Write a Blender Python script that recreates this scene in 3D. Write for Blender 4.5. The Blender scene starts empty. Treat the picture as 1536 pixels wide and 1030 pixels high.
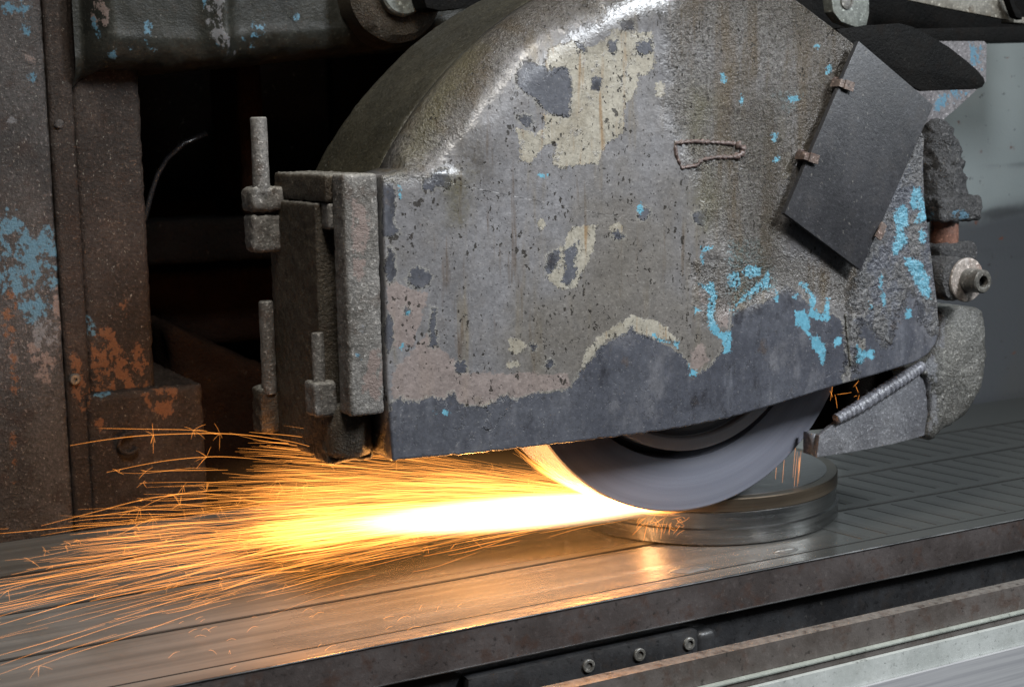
import bpy, bmesh, math, random
import numpy as np
from mathutils import Vector, Matrix, noise as mnoise

scene = bpy.context.scene
col = scene.collection
R = math.radians
random.seed(7)
rng = np.random.default_rng(11)

# ------------------------------------------------------------------ camera
CAM_POS = np.array([-0.81624684, -1.13941476, 0.36693678])
CAM_R = np.array([[0.87731142, -0.47957012, -0.01836238],
                  [0.08432316, 0.11636648, 0.98962035],
                  [0.47245558, 0.86975361, -0.14252851]])     # rows: right, up, forward
FPX = 2200.0                                                  # focal length in photo pixels (1536 wide)
cam_d = bpy.data.cameras.new('camera')
cam = bpy.data.objects.new('camera', cam_d); col.objects.link(cam)
cam_d.sensor_width = 36.0; cam_d.lens = FPX / 1536 * 36.0
cam_d.clip_start = 0.01; cam_d.clip_end = 100
m = Matrix.Identity(4)
for i in range(3):
    m[i][0] = CAM_R[0][i]; m[i][1] = CAM_R[1][i]; m[i][2] = -CAM_R[2][i]; m[i][3] = CAM_POS[i]
cam.matrix_world = m
cam_d.dof.use_dof = True; cam_d.dof.focus_distance = 1.32; cam_d.dof.aperture_fstop = 11
scene.camera = cam

# ------------------------------------------------------------------ world and lights
world = bpy.data.worlds.new('World'); scene.world = world; world.use_nodes = True
bg = world.node_tree.nodes['Background']
bg.inputs[0].default_value = (0.62, 0.68, 0.75, 1); bg.inputs[1].default_value = 0.05

def area(name, loc, target, size, size_y, energy, color, spread=180):
    d = bpy.data.lights.new(name, 'AREA'); d.shape = 'RECTANGLE'; d.size = size; d.size_y = size_y
    d.energy = energy; d.color = color; d.spread = R(spread)
    o = bpy.data.objects.new(name, d); col.objects.link(o); o.location = loc
    o.rotation_euler = (Vector(target) - Vector(loc)).to_track_quat('-Z', 'Y').to_euler()
    return o
area('key_softbox', (0.75, -1.55, 1.55), (0.08, 0, 0.15), 0.5, 0.5, 7.8, (0.90, 0.95, 1.0), 62)
area('overhead_softbox', (-0.52, -0.62, 1.34), (-0.25, 0.0, 0.3), 0.34, 0.44, 6.2, (1.0, 0.96, 0.88), 110)
area('wall_fill', (1.6, -1.0, 0.9), (0.7, 0.4, 0.1), 0.6, 0.8, 8, (0.9, 0.97, 1.0))  # unseen fill lamp added to brighten the back wall

def spark_lamp(loc, e, r, c):
    d = bpy.data.lights.new('spark_light', 'POINT'); d.energy = e; d.shadow_soft_size = r; d.color = c
    o = bpy.data.objects.new('spark_light', d); col.objects.link(o); o.location = loc
spark_lamp((-0.10, 0.035, 0.030), 0.95, 0.016, (1.0, 0.43, 0.10))
spark_lamp((-0.22, 0.020, 0.034), 1.5, 0.016, (1.0, 0.42, 0.10))
spark_lamp((-0.36, 0.020, 0.040), 0.65, 0.016, (1.0, 0.40, 0.09))

vs = scene.view_settings
vs.view_transform = 'Standard'; vs.look = 'None'; vs.gamma = 1; vs.use_curve_mapping = False; vs.exposure = 0.0
scene.cycles.use_denoising = True
scene.cycles.sample_clamp_indirect = 4.0
scene.cycles.max_bounces = 6
scene.cycles.volume_bounces = 0
scene.cycles.transparent_max_bounces = 48

# ------------------------------------------------------------------ helpers
def U(px, py, axis, val):
    """point on the plane coordinate[axis] = val seen at photo pixel px, py"""
    d = np.array([(px - 768) / FPX, -(py - 515) / FPX, 1.0]) @ CAM_R
    return CAM_POS + d * ((val - CAM_POS[axis]) / d[axis])
def to_px(P):
    c = (P - CAM_POS) @ CAM_R.T
    return np.stack([768 + FPX * c[:, 0] / c[:, 2], 515 - FPX * c[:, 1] / c[:, 2]], -1)
def zm(pts, x0, y0, s):
    return [(x0 + a * s, y0 + b * s) for a, b in pts]

def empty(name, label, cat, loc, group=None):
    o = bpy.data.objects.new(name, None); col.objects.link(o); o.location = loc; o.empty_display_size = .02
    o['label'] = label; o['category'] = cat
    if group: o['group'] = group
    return o
def tag(o, label, cat, group=None):
    o['label'] = label; o['category'] = cat
    if group: o['group'] = group
    return o
def link(name, me, mat, parent=None, smooth=True):
    o = bpy.data.objects.new(name, me); col.objects.link(o)
    if mat is not None:
        me.materials.clear(); me.materials.append(mat)
    if smooth:
        me.polygons.foreach_set('use_smooth', [True] * len(me.polygons))
    if parent is not None:
        o.parent = parent
        if parent.parent is None: w = Matrix.Translation(parent.location)
        else: w = Matrix.Identity(4)
        o.matrix_parent_inverse = w.inverted() if parent.type == 'EMPTY' else Matrix.Identity(4)
    return o
def from_np(name, verts, faces, mat, parent=None, smooth=True):
    me = bpy.data.meshes.new(name); me.from_pydata([tuple(v) for v in verts], [], faces); me.update()
    return link(name, me, mat, parent, smooth)
def from_bm(name, bm, mat, parent=None, smooth=True, sharp=35):
    me = bpy.data.meshes.new(name); bm.normal_update(); bm.to_mesh(me); bm.free()
    o = link(name, me, mat, parent, smooth)
    if smooth and sharp: me.set_sharp_from_angle(angle=R(sharp))
    return o
def fbm(p, s, oct=4):
    return mnoise.fractal(Vector((p[0] * s, p[1] * s, p[2] * s)), 1.0, 2.0, oct)

def crust_box(name, lo, hi, mat, parent, r=.003, step=.004, amp=.0008, sc=160, taper=None, xf=None):
    """box with rounded edges and an uneven, encrusted skin"""
    lo = np.array(lo, float); hi = np.array(hi, float); r = min(r, (hi - lo).min() * .45)
    V = []; F = []; index = {}
    n = [max(2, int(round((hi[k] - lo[k]) / step))) for k in range(3)]
    def vid(i, j, k):
        key = (i, j, k)
        if key not in index:
            p = lo + (hi - lo) * np.array([i / n[0], j / n[1], k / n[2]])
            q = np.clip(p, lo + r, hi - r); d = p - q; L = np.linalg.norm(d)
            if L > 1e-9: p = q + d / L * r; nn = d / L
            else: nn = np.zeros(3)
            if L <= 1e-9:
                nn = np.array([-1 if i == 0 else (1 if i == n[0] else 0), -1 if j == 0 else (1 if j == n[1] else 0), -1 if k == 0 else (1 if k == n[2] else 0)], float)
            if amp: p = p + nn * (fbm(p, sc, 3) * amp + abs(fbm(p, sc * 2.3, 2)) * amp * .6)
            if xf: p = xf(p)
            index[key] = len(V); V.append(p)
        return index[key]
    for i in range(n[0]):
        for j in range(n[1]):
            F.append((vid(i, j, 0), vid(i, j + 1, 0), vid(i + 1, j + 1, 0), vid(i + 1, j, 0)))
            F.append((vid(i, j, n[2]), vid(i + 1, j, n[2]), vid(i + 1, j + 1, n[2]), vid(i, j + 1, n[2])))
    for i in range(n[0]):
        for k in range(n[2]):
            F.append((vid(i, 0, k), vid(i + 1, 0, k), vid(i + 1, 0, k + 1), vid(i, 0, k + 1)))
            F.append((vid(i, n[1], k), vid(i, n[1], k + 1), vid(i + 1, n[1], k + 1), vid(i + 1, n[1], k)))
    for j in range(n[1]):
        for k in range(n[2]):
            F.append((vid(0, j, k), vid(0, j, k + 1), vid(0, j + 1, k + 1), vid(0, j + 1, k)))
            F.append((vid(n[0], j, k), vid(n[0], j + 1, k), vid(n[0], j + 1, k + 1), vid(n[0], j, k + 1)))
    o = from_np(name, V, F, mat, parent)
    if not amp: o.data.set_sharp_from_angle(angle=R(30))
    return o

def lathe(name, prof, base, axis, mat, parent, seg=40, amp=0, sc=200, smooth=True, sharp=35):
    """prof: list of (radius, height) along axis"""
    ax = Vector(axis).normalized(); t = ax.orthogonal().normalized(); b = ax.cross(t); base = Vector(base)
    V = []; F = []
    for (r_, h) in prof:
        for k in range(seg):
            a = 2 * math.pi * k / seg; dr = t * math.cos(a) + b * math.sin(a)
            p = base + ax * h + dr * r_
            if amp and r_ > 1e-5: p = p + dr * (fbm(p, sc, 3) * amp)
            V.append(tuple(p))
    for i in range(len(prof) - 1):
        for k in range(seg):
            F.append((i * seg + k, i * seg + (k + 1) % seg, (i + 1) * seg + (k + 1) % seg, (i + 1) * seg + k))
    if prof[0][0] > 1e-6: F.append(tuple(reversed(range(seg))))
    if prof[-1][0] > 1e-6: F.append(tuple((len(prof) - 1) * seg + k for k in range(seg)))
    o = from_np(name, V, F, mat, parent, smooth)
    if smooth and sharp: o.data.set_sharp_from_angle(angle=R(sharp))
    return o

def prism(name, poly, y0, y1, mat, parent, bevel=.0008, dense=0):
    """polygon in the x-z plane (list of (x,z)), thickness from y0 (front) to y1"""
    bm = bmesh.new()
    f = [bm.verts.new((x, y0, z)) for x, z in poly]; face = bm.faces.new(f)
    r = bmesh.ops.extrude_face_region(bm, geom=[face])
    for v in r['geom']:
        if isinstance(v, bmesh.types.BMVert): v.co.y = y1
    bmesh.ops.recalc_face_normals(bm, faces=bm.faces)
    if bevel: bmesh.ops.bevel(bm, geom=list(bm.edges), offset=bevel, segments=2, affect='EDGES', profile=.6)
    if dense:
        bmesh.ops.triangulate(bm, faces=list(bm.faces)); bmesh.ops.subdivide_edges(bm, edges=list(bm.edges), cuts=dense, use_grid_fill=True)
    return from_bm(name, bm, mat, parent)
def px_poly(pts, y):
    return [(U(a, b, 1, y)[0], U(a, b, 1, y)[2]) for a, b in pts]

def tube(name, pts, rad, mat, parent, seg=10, amp=0, sc=200):
    pts = [Vector(p) for p in pts]; n = len(pts)
    rads = rad if isinstance(rad, (list, tuple)) else [rad] * n
    V = []; F = []; up = Vector((.3, .2, .93))
    for i, p in enumerate(pts):
        d = (pts[min(i + 1, n - 1)] - pts[max(i - 1, 0)]).normalized()
        t = d.cross(up).normalized(); b = d.cross(t)
        for k in range(seg):
            a = 2 * math.pi * k / seg; q = t * math.cos(a) + b * math.sin(a)
            rr = rads[i] + (amp * fbm(p + q * rads[i], sc, 3) if amp else 0)
            V.append(tuple(p + q * rr))
    for i in range(n - 1):
        for k in range(seg):
            F.append((i * seg + k, i * seg + (k + 1) % seg, (i + 1) * seg + (k + 1) % seg, (i + 1) * seg + k))
    F.append(tuple(reversed(range(seg)))); F.append(tuple((n - 1) * seg + k for k in range(seg)))
    return from_np(name, V, F, mat, parent)

# wear maps: signed distance (in photo pixels, positive inside) to outlines of paint and bare patches,
# kept as a point attribute of the mesh; 0 (missing) means far outside
def poly_sdf(P, poly):
    poly = np.array(poly, float); n = len(poly)
    d2 = np.full(len(P), 1e12); inside = np.zeros(len(P), bool)
    for i in range(n):
        a = poly[i]; b = poly[(i + 1) % n]; e = b - a; w = P - a
        t = np.clip((w @ e) / max(e @ e, 1e-9), 0, 1); q = w - t[:, None] * e
        d2 = np.minimum(d2, (q * q).sum(1))
        c = ((a[1] > P[:, 1]) != (b[1] > P[:, 1]))
        with np.errstate(divide='ignore', invalid='ignore'):
            xx = (b[0] - a[0]) * (P[:, 1] - a[1]) / (b[1] - a[1]) + a[0]
        inside ^= c & (P[:, 0] < xx)
    d = np.sqrt(d2); return np.where(inside, d, -d)
def blob(cx, cy, rx, ry=None, n=11, j=.2, rot=0):
    ry = ry or rx; out = []
    for k in range(n):
        a = 2 * math.pi * k / n; q = 1 + random.uniform(-j, j)
        x = rx * q * math.cos(a); y = ry * q * math.sin(a)
        out.append((cx + x * math.cos(rot) - y * math.sin(rot), cy + x * math.sin(rot) + y * math.cos(rot)))
    return out
def wear(obj, layers):
    me = obj.data; n = len(me.vertices); co = np.empty(n * 3); me.vertices.foreach_get('co', co)
    P = to_px(co.reshape(-1, 3))
    for name, polys in layers.items():
        v = np.full(n, -50.0)
        for poly in polys: v = np.maximum(v, poly_sdf(P, poly))
        v = np.clip(v, -50, 50) + 50
        at = me.attributes.new(name, 'FLOAT', 'POINT'); at.data.foreach_set('value', v.astype(np.float32))

# ------------------------------------------------------------------ material graph
class G:
    def __init__(s, name):
        s.mat = bpy.data.materials.new(name); s.mat.use_nodes = True
        s.nt = s.mat.node_tree; s.nt.nodes.clear()
        s.out = s.nt.nodes.new('ShaderNodeOutputMaterial')
        s.tc = s.nt.nodes.new('ShaderNodeTexCoord').outputs['Object']
    def n(s, t, **k):
        x = s.nt.nodes.new(t)
        for a, b in k.items(): setattr(x, a, b)
        return x
    def set(s, sock, v):
        if v is None: return
        if isinstance(v, bpy.types.NodeSocket): s.nt.links.new(v, sock)
        elif isinstance(v, (tuple, list)) and len(v) == 3 and sock.type == 'RGBA': sock.default_value = (*v, 1)
        else: sock.default_value = v
    def math(s, op, a, b=None, c=None, clamp=False):
        x = s.n('ShaderNodeMath', operation=op, use_clamp=clamp); s.set(x.inputs[0], a)
        if b is not None: s.set(x.inputs[1], b)
        if c is not None: s.set(x.inputs[2], c)
        return x.outputs[0]
    def vscale(s, v, sc, loc=(0, 0, 0), rot=(0, 0, 0)):
        x = s.n('ShaderNodeMapping'); s.set(x.inputs[0], v); x.inputs['Scale'].default_value = sc; x.inputs['Location'].default_value = loc; x.inputs['Rotation'].default_value = rot
        return x.outputs[0]
    def noise(s, sc, det=3, rough=.55, vec=None, dist=0):
        x = s.n('ShaderNodeTexNoise'); s.set(x.inputs['Vector'], vec or s.tc); x.inputs['Scale'].default_value = sc
        x.inputs['Detail'].default_value = det; x.inputs['Roughness'].default_value = rough; x.inputs['Distortion'].default_value = dist
        return x.outputs['Fac']
    def vor(s, sc, vec=None, feature='F1'):
        x = s.n('ShaderNodeTexVoronoi', feature=feature); s.set(x.inputs['Vector'], vec or s.tc); x.inputs['Scale'].default_value = sc
        return x.outputs['Distance']
    def step(s, v, a, b, lo=0., hi=1.):
        x = s.n('ShaderNodeMapRange', interpolation_type='SMOOTHSTEP'); s.set(x.inputs[0], v)
        x.inputs[1].default_value = a; x.inputs[2].default_value = b; x.inputs[3].default_value = lo; x.inputs[4].default_value = hi
        return x.outputs[0]
    def mix(s, f, a, b):
        x = s.n('ShaderNodeMix', data_type='RGBA'); s.set(x.inputs[0], f); s.set(x.inputs[6], a); s.set(x.inputs[7], b); return x.outputs[2]
    def mixf(s, f, a, b):
        x = s.n('ShaderNodeMix', data_type='FLOAT'); s.set(x.inputs[0], f); s.set(x.inputs[2], a); s.set(x.inputs[3], b); return x.outputs[0]
    def mul(s, c, f):
        x = s.n('ShaderNodeMix', data_type='RGBA', blend_type='MULTIPLY'); x.inputs[0].default_value = 1; s.set(x.inputs[6], c)
        y = s.n('ShaderNodeCombineColor'); [s.set(y.inputs[i], f) for i in range(3)]; s.set(x.inputs[7], y.outputs[0]); return x.outputs[2]
    def attr(s, name):
        x = s.n('ShaderNodeAttribute', attribute_name=name); return x.outputs['Fac']
    def layer(s, name, wob, soft=1.2):
        """mask of a worn layer from its stored outline, its edge broken up by noise"""
        v = s.math('SUBTRACT', s.attr(name), 50.0)
        return s.step(s.math('ADD', v, wob), -soft, soft)
    def bump(s, h, strength, dist, normal=None):
        x = s.n('ShaderNodeBump'); x.inputs['Strength'].default_value = strength; x.inputs['Distance'].default_value = dist
        s.set(x.inputs['Height'], h)
        if normal is not None: s.set(x.inputs['Normal'], normal)
        return x.outputs[0]
    def bsdf(s, color, rough=.5, metal=0., normal=None, spec=.5, coat=0., aniso=None, **k):
        x = s.n('ShaderNodeBsdfPrincipled'); s.set(x.inputs['Base Color'], color); s.set(x.inputs['Roughness'], rough); s.set(x.inputs['Metallic'], metal)
        s.set(x.inputs['Specular IOR Level'], spec)
        if normal is not None: s.set(x.inputs['Normal'], normal)
        if coat: s.set(x.inputs['Coat Weight'], coat); x.inputs['Coat Roughness'].default_value = .12
        if aniso: x.inputs['Anisotropic'].default_value = aniso
        s.nt.links.new(x.outputs[0], s.out.inputs[0]); return s.mat

def guard_material():
    g = G('worn_grey_paint')
    n_big = g.noise(9, 4, .6); n_mid = g.noise(45, 4, .65); n_fine = g.noise(300, 3, .6); n_grain = g.noise(750, 2, .5)
    streak = g.noise(1, 4, .6, g.vscale(g.tc, (42, 20, 5)))
    streak2 = g.noise(1, 3, .6, g.vscale(g.tc, (110, 40, 9), (3, 1, 2)))
    wob = g.math('ADD', g.math('MULTIPLY', g.math('SUBTRACT', g.noise(75, 5, .72), .5), 22), g.math('MULTIPLY', g.math('SUBTRACT', g.noise(300, 3, .7), .5), 9))
    base = g.mix(g.step(n_big, .35, .65), (.130, .127, .132), (.178, .176, .186))
    base = g.mix(g.step(n_mid, .42, .72, 0, .5), base, (.115, .105, .10))
    base = g.mix(g.step(streak, .52, .72, 0, .75), base, (.16, .13, .085))
    base = g.mix(g.step(streak2, .60, .72, 0, .55), base, (.075, .045, .022))
    base = g.mix(g.step(g.noise(4.5, 4, .65, g.vscale(g.tc, (1, 1, .7), (2.3, 0, 1.1))), .50, .70, 0, .6), base, g.mix(n_mid, (.085, .070, .050), (.145, .128, .102)))
    cream = g.math('MULTIPLY', g.layer('cream', wob), g.step(g.noise(95, 5, .75), .30, .44, .35, 1))
    creamc = g.mix(g.step(n_mid, .4, .7), (.31, .288, .24), (.235, .21, .165))
    creamc = g.mix(g.step(streak2, .55, .7, 0, .8), creamc, (.22, .135, .06))
    c = g.mix(cream, base, creamc)
    pink = g.layer('pink', wob); c = g.mix(g.math('MULTIPLY', pink, .8), c, (.235, .19, .175))
    blue = g.layer('blue', wob); bluec = g.mix(n_mid, (.085, .25, .34), (.15, .38, .49))
    dark = g.layer('dark', wob)
    darkc = g.mix(g.step(n_big, .35, .7), (.055, .058, .072), (.088, .092, .108))
    darkc = g.mix(g.step(g.noise(1, 4, .6, g.vscale(g.tc, (60, 20, 11), (1, 0, 4))), .55, .75, 0, .6), darkc, (.13, .135, .155))
    darkc = g.mix(g.step(n_fine, .6, .72, 0, .35), darkc, (.13, .12, .11))
    sc1 = g.noise(26, 5, .7, g.vscale(g.tc, (1, 1, .55), (7, 1, 3)))
    darkc = g.mix(g.step(sc1, .52, .68, 0, .75), darkc, (.125, .125, .138))
    darkc = g.mix(g.step(sc1, .46, .33, 0, .8), darkc, (.022, .022, .027))
    darkc = g.mix(g.step(g.noise(33, 4, .65, g.vscale(g.tc, (1, 1, 1), (1, 6, 2))), .60, .70, 0, .5), darkc, (.075, .052, .038))
    c = g.mix(dark, c, darkc)
    rim = g.math('MULTIPLY', g.step(g.math('ADD', g.math('SUBTRACT', g.attr('dark'), 50.0), wob), -4.5, -1.0), g.math('SUBTRACT', 1.0, dark))
    c = g.mix(g.math('MULTIPLY', rim, .4), c, (.30, .29, .26))
    c = g.mix(blue, c, bluec)
    bl2 = g.layer('bluehaze', g.math('MULTIPLY', wob, 2.2), 4)
    bl2 = g.math('MULTIPLY', bl2, g.step(n_fine, .42, .62)); c = g.mix(bl2, c, (.085, .30, .36))
    # sludge and grit
    cr = g.math('MULTIPLY', g.attr('crust'), .02)
    cr = g.math('SUBTRACT', cr, .9); crm = g.step(g.math('ADD', cr, g.math('MULTIPLY', g.math('SUBTRACT', n_mid, .5), .9)), -.25, .45)
    sl = g.layer('sludge', g.math('MULTIPLY', wob, 1.6), 5)
    crust_c = g.mix(g.step(n_fine, .35, .65), (.045, .038, .030), (.17, .16, .15))
    crust_c = g.mix(g.step(streak, .45, .62, 0, .8), crust_c, (.070, .046, .020))
    crust_c = g.mix(g.step(n_big, .5, .62, 0, .5), crust_c, (.14, .135, .14))
    c = g.mix(g.math('MULTIPLY', crm, .8), c, crust_c)
    slc = g.mix(g.step(n_fine, .35, .65), (.055, .055, .058), (.135, .13, .128))
    c = g.mix(g.math('MULTIPLY', sl, g.step(n_mid, .42, .54)), c, slc)
    so = g.layer('soot_and_shade', g.math('MULTIPLY', wob, 3.0), 42)
    so = g.math('MULTIPLY', so, g.math('ADD', .45, g.math('MULTIPLY', streak, .9)), clamp=True)
    c = g.mix(g.math('MULTIPLY', so, .85), c, g.mix(n_fine, (.018, .015, .010), (.065, .052, .036)))
    ol_ = g.layer('olive', g.math('MULTIPLY', wob, 2.0), 26); c = g.mix(g.math('MULTIPLY', ol_, .7), c, g.mix(n_fine, (.045, .038, .014), (.13, .115, .06)))
    c = g.mix(g.math('MULTIPLY', blue, g.step(g.noise(130, 5, .75), .38, .47)), c, bluec)
    # dark specks, stretched and of several sizes
    wn = g.n('ShaderNodeTexNoise'); g.set(wn.inputs['Vector'], g.tc); wn.inputs['Scale'].default_value = 190; wn.inputs['Detail'].default_value = 3
    wa = g.n('ShaderNodeVectorMath', operation='MULTIPLY_ADD'); g.set(wa.inputs[0], wn.outputs['Color']); wa.inputs[1].default_value = (.0075, .0075, .0075); g.set(wa.inputs[2], g.vscale(g.tc, (1, 1, .62), rot=(0, .5, 0))); warp = wa.outputs[0]
    sz = g.math('MULTIPLY', g.math('SUBTRACT', g.noise(30, 5, .8), .44), 1.9)
    sp = g.step(g.math('SUBTRACT', g.vor(210, warp), sz), -.03, .05, 1, 0)
    sp2 = g.step(g.noise(300, 4, .8, g.vscale(g.tc, (1, 1, .6), (5, 2, 1), (0, -.6, 0))), .615, .65)
    spk = g.math('MAXIMUM', g.math('MULTIPLY', sp, .9), g.math('MULTIPLY', sp2, .8))
    spk = g.math('MULTIPLY', spk, g.math('SUBTRACT', 1.0, g.math('MULTIPLY', dark, .75)))
    c = g.mix(spk, c, (.022, .018, .014))
    c = g.mul(c, g.step(g.noise(210, 5, .75), .32, .68, .80, 1.16))
    lt = g.step(g.noise(420, 2, .6), .66, .72); c = g.mix(g.math('MULTIPLY', lt, .3), c, (.36, .35, .33))
    h = g.math('MULTIPLY', n_fine, g.mixf(dark, .22, .10))
    h = g.math('ADD', h, g.math('MULTIPLY', n_grain, .08))
    h = g.math('SUBTRACT', h, g.math('MULTIPLY', dark, .55))
    h = g.math('SUBTRACT', h, g.math('MULTIPLY', cream, .28))
    h = g.math('SUBTRACT', h, g.math('MULTIPLY', spk, .35))
    rough_h = g.math('ADD', g.math('MULTIPLY', g.noise(170, 5, .75), 1.3), g.math('MULTIPLY', g.vor(520), .35))
    h = g.math('ADD', h, g.math('MULTIPLY', g.math('MULTIPLY', crm, rough_h), 1.6))
    h = g.math('ADD', h, g.math('MULTIPLY', g.math('MULTIPLY', sl, g.noise(150, 4, .65)), 3.4))
    nrm = g.bump(h, 1.0, .0016)
    nrm = g.bump(n_mid, .14, .004, nrm)
    ro = g.mixf(dark, .38, .33); ro = g.mixf(crm, ro, .24); ro = g.math('ADD', ro, g.math('MULTIPLY', g.math('SUBTRACT', n_mid, .5), .25))
    ro = g.mixf(g.math('MULTIPLY', g.math('MAXIMUM', so, ol_), .8), ro, .20)
    return g.bsdf(c, ro, 0, nrm, .65)

def grime(name, a, b, rust=(.12, .05, .02), rust_amt=.3, bump=.0014, sc=220, rough=.5, spec=.45, top=0.35, metal=0., mid_b=.18, fleck=.75):
    g = G(name); big = g.noise(14, 4, .6); mid = g.noise(60, 4, .65); fine = g.noise(sc, 4, .65); gr = g.noise(sc * 3, 2, .5)
    c = g.mix(g.step(big, .35, .65), a, b)
    c = g.mix(g.step(mid, .5, .7, 0, rust_amt), c, rust)
    c = g.mix(g.step(fine, .57, .68, 0, fleck), c, tuple(min(1, x * 3.0) for x in b))
    c = g.mix(g.step(fine, .42, .30, 0, .7), c, tuple(x * .3 for x in a))
    c = g.mix(g.math('MULTIPLY', g.step(g.noise(sc * .9, 3, .7, g.vscale(g.tc, (1, 1, .7), (9, 4, 2))), .665, .70), fleck), c, (.30, .285, .25))
    geo = g.n('ShaderNodeNewGeometry'); sep = g.n('ShaderNodeSeparateXYZ'); g.set(sep.inputs[0], geo.outputs['Normal'])
    dust = g.math('MULTIPLY', g.step(sep.outputs[2], .35, .9), g.step(fine, .3, .6))
    c = g.mix(g.math('MULTIPLY', dust, top), c, (.33, .32, .29))          # pale grinding dust lying on upward faces
    c = g.mul(c, g.step(g.noise(sc * .8, 5, .8), .32, .68, 1 - .53 * fleck, 1 + .46 * fleck))
    # worn layers
    wob = g.math('ADD', g.math('MULTIPLY', g.math('SUBTRACT', g.noise(60, 4, .7), .5), 20), g.math('MULTIPLY', g.math('SUBTRACT', g.noise(260, 3, .6), .5), 16))
    holes = g.math('ADD', g.math('MULTIPLY', mid, .6), g.math('MULTIPLY', g.noise(190, 4, .7, g.vscale(g.tc, (1, 1, .6), (3, 3, 3))), .4))
    for nm, c1, c2 in (('pink', (.24, .185, .165), (.13, .10, .09)), ('orange', (.20, .085, .036), (.105, .05, .028)), ('blue', (.065, .15, .215), (.095, .20, .275)), ('bare', (.19, .19, .20), (.12, .12, .125))):
        c = g.mix(g.math('MULTIPLY', g.layer(nm, wob, 1.8), g.step(holes, .475, .525)), c, g.mix(mid, c1, c2))
    h = g.math('ADD', fine, g.math('MULTIPLY', gr, .3)); nrm = g.bump(h, 1.0, bump); nrm = g.bump(mid, mid_b, .003, nrm)
    ro = g.math('ADD', rough, g.math('MULTIPLY', g.math('SUBTRACT', mid, .5), .3))
    return g.bsdf(c, ro, metal, nrm, spec)

def steel(name, a, b, rough=.3, streak_axis=0, bump=.0002, metal=1., dirt=None, scl=(3, 120, 120), rough_var=.2):
    g = G(name); st = g.noise(1, 4, .6, g.vscale(g.tc, scl)); blot = g.noise(16, 4, .6); fine = g.noise(260, 3, .6)
    c = g.mix(g.step(st, .35, .65), a, b)
    if dirt: c = g.mix(g.step(blot, .45, .68, 0, .8), c, dirt)
    ro = g.math('ADD', rough, g.math('MULTIPLY', g.math('SUBTRACT', g.math('ADD', g.math('MULTIPLY', st, .5), g.math('MULTIPLY', blot, .5)), .5), rough_var * 2))
    nrm = g.bump(g.math('ADD', st, g.math('MULTIPLY', fine, .4)), .6, bump)
    return g.bsdf(c, ro, metal, nrm, .5)

M = {}
M['guard'] = guard_material()
M['hinge'] = grime('gritty_brown_steel', (.030, .022, .013), (.060, .047, .032), (.034, .017, .007), .6, .0024, 420, .45, .4, .6, fleck=.6)
M['hingeL'] = grime('gritty_grey_steel', (.085, .077, .068), (.155, .146, .137), (.045, .027, .017), .7, .0013, 380, .5, .5, .6)
M['column'] = grime('caked_machine_paint', (.030, .027, .026), (.066, .060, .058), (.035, .020, .015), .6, .0024, 330, .5, .4, .1)
M['columnin'] = grime('brown_caked_casting', (.020, .014, .011), (.036, .026, .021), (.034, .016, .009), .4, .002, 330, .6, .3, .0)
M['beam'] = grime('oily_green_casting', (.014, .0145, .012), (.030, .030, .025), (.018, .012, .006), .4, .0006, 260, .42, .28, .0, fleck=.3)
M['beamblue'] = grime('oily_ridge', (.07, .07, .075), (.12, .12, .125), (.05, .04, .03), .3, .0008, 200, .4, .5, .0)
M['bossgrey'] = grime('grey_green_cap', (.13, .14, .125), (.17, .18, .165), (.1, .08, .05), .2, .0005, 200, .4, .5, .1, mid_b=.05)
M['black'] = grime('black_oily_steel', (.003, .003, .003), (.006, .0055, .005), (.010, .006, .004), .3, .0010, 240, .62, .10, .0, mid_b=.2, fleck=.04)
M['cavity'] = grime('unlit_casting_interior', (.0022, .0018, .0015), (.004, .003, .0025), (.004, .002, .0015), .4, .003, 150, .9, .04, .0, fleck=.05)  # shade inside the opening is put into this near-black base colour
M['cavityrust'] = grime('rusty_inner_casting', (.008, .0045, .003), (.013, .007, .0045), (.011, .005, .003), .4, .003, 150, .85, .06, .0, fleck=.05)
M['cover'] = grime('dark_sheet_steel', (.024, .024, .027), (.036, .036, .040), (.045, .04, .038), .3, .0004, 320, .42, .5, .05, mid_b=.05, fleck=.3)
M['clip'] = grime('rusty_clip', (.10, .072, .06), (.16, .125, .11), (.07, .03, .018), .5, .0007, 300, .5, .4, .2)
M['deflector'] = grime('spattered_steel', (.11, .11, .12), (.19, .19, .20), (.06, .055, .05), .3, .0008, 380, .34, .6, .1, fleck=.4)
M['deflectorside'] = grime('encrusted_steel', (.07, .067, .060), (.16, .155, .14), (.04, .036, .03), .6, .0022, 300, .34, .6, .1, fleck=.6)
M['weld'] = grime('weld_bead', (.15, .15, .168), (.21, .21, .23), (.10, .095, .10), .3, .0006, 300, .35, .6, .0)
M['mud'] = grime('grey_sludge', (.028, .028, .030), (.062, .061, .062), (.03, .03, .03), .3, .005, 300, .42, .5, .0, mid_b=.6)
M['rustpipe'] = grime('rusty_red_pipe', (.13, .06, .04), (.17, .085, .06), (.08, .03, .02), .4, .0006, 200, .4, .5, .1)
M['bolt'] = grime('worn_bolt_steel', (.20, .17, .15), (.28, .245, .22), (.15, .06, .035), .4, .0006, 260, .42, .5, .0, mid_b=.05)
M['boltdark'] = grime('oily_bolt_steel', (.085, .08, .07), (.13, .125, .115), (.06, .04, .03), .3, .0004, 260, .35, .55, .0, mid_b=.05)
M['bracketblue'] = grime('chipped_blue_bracket', (.12, .11, .115), (.16, .15, .155), (.06, .05, .05), .5, .0008, 240, .5, .4, .0)
M['table'] = None

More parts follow.
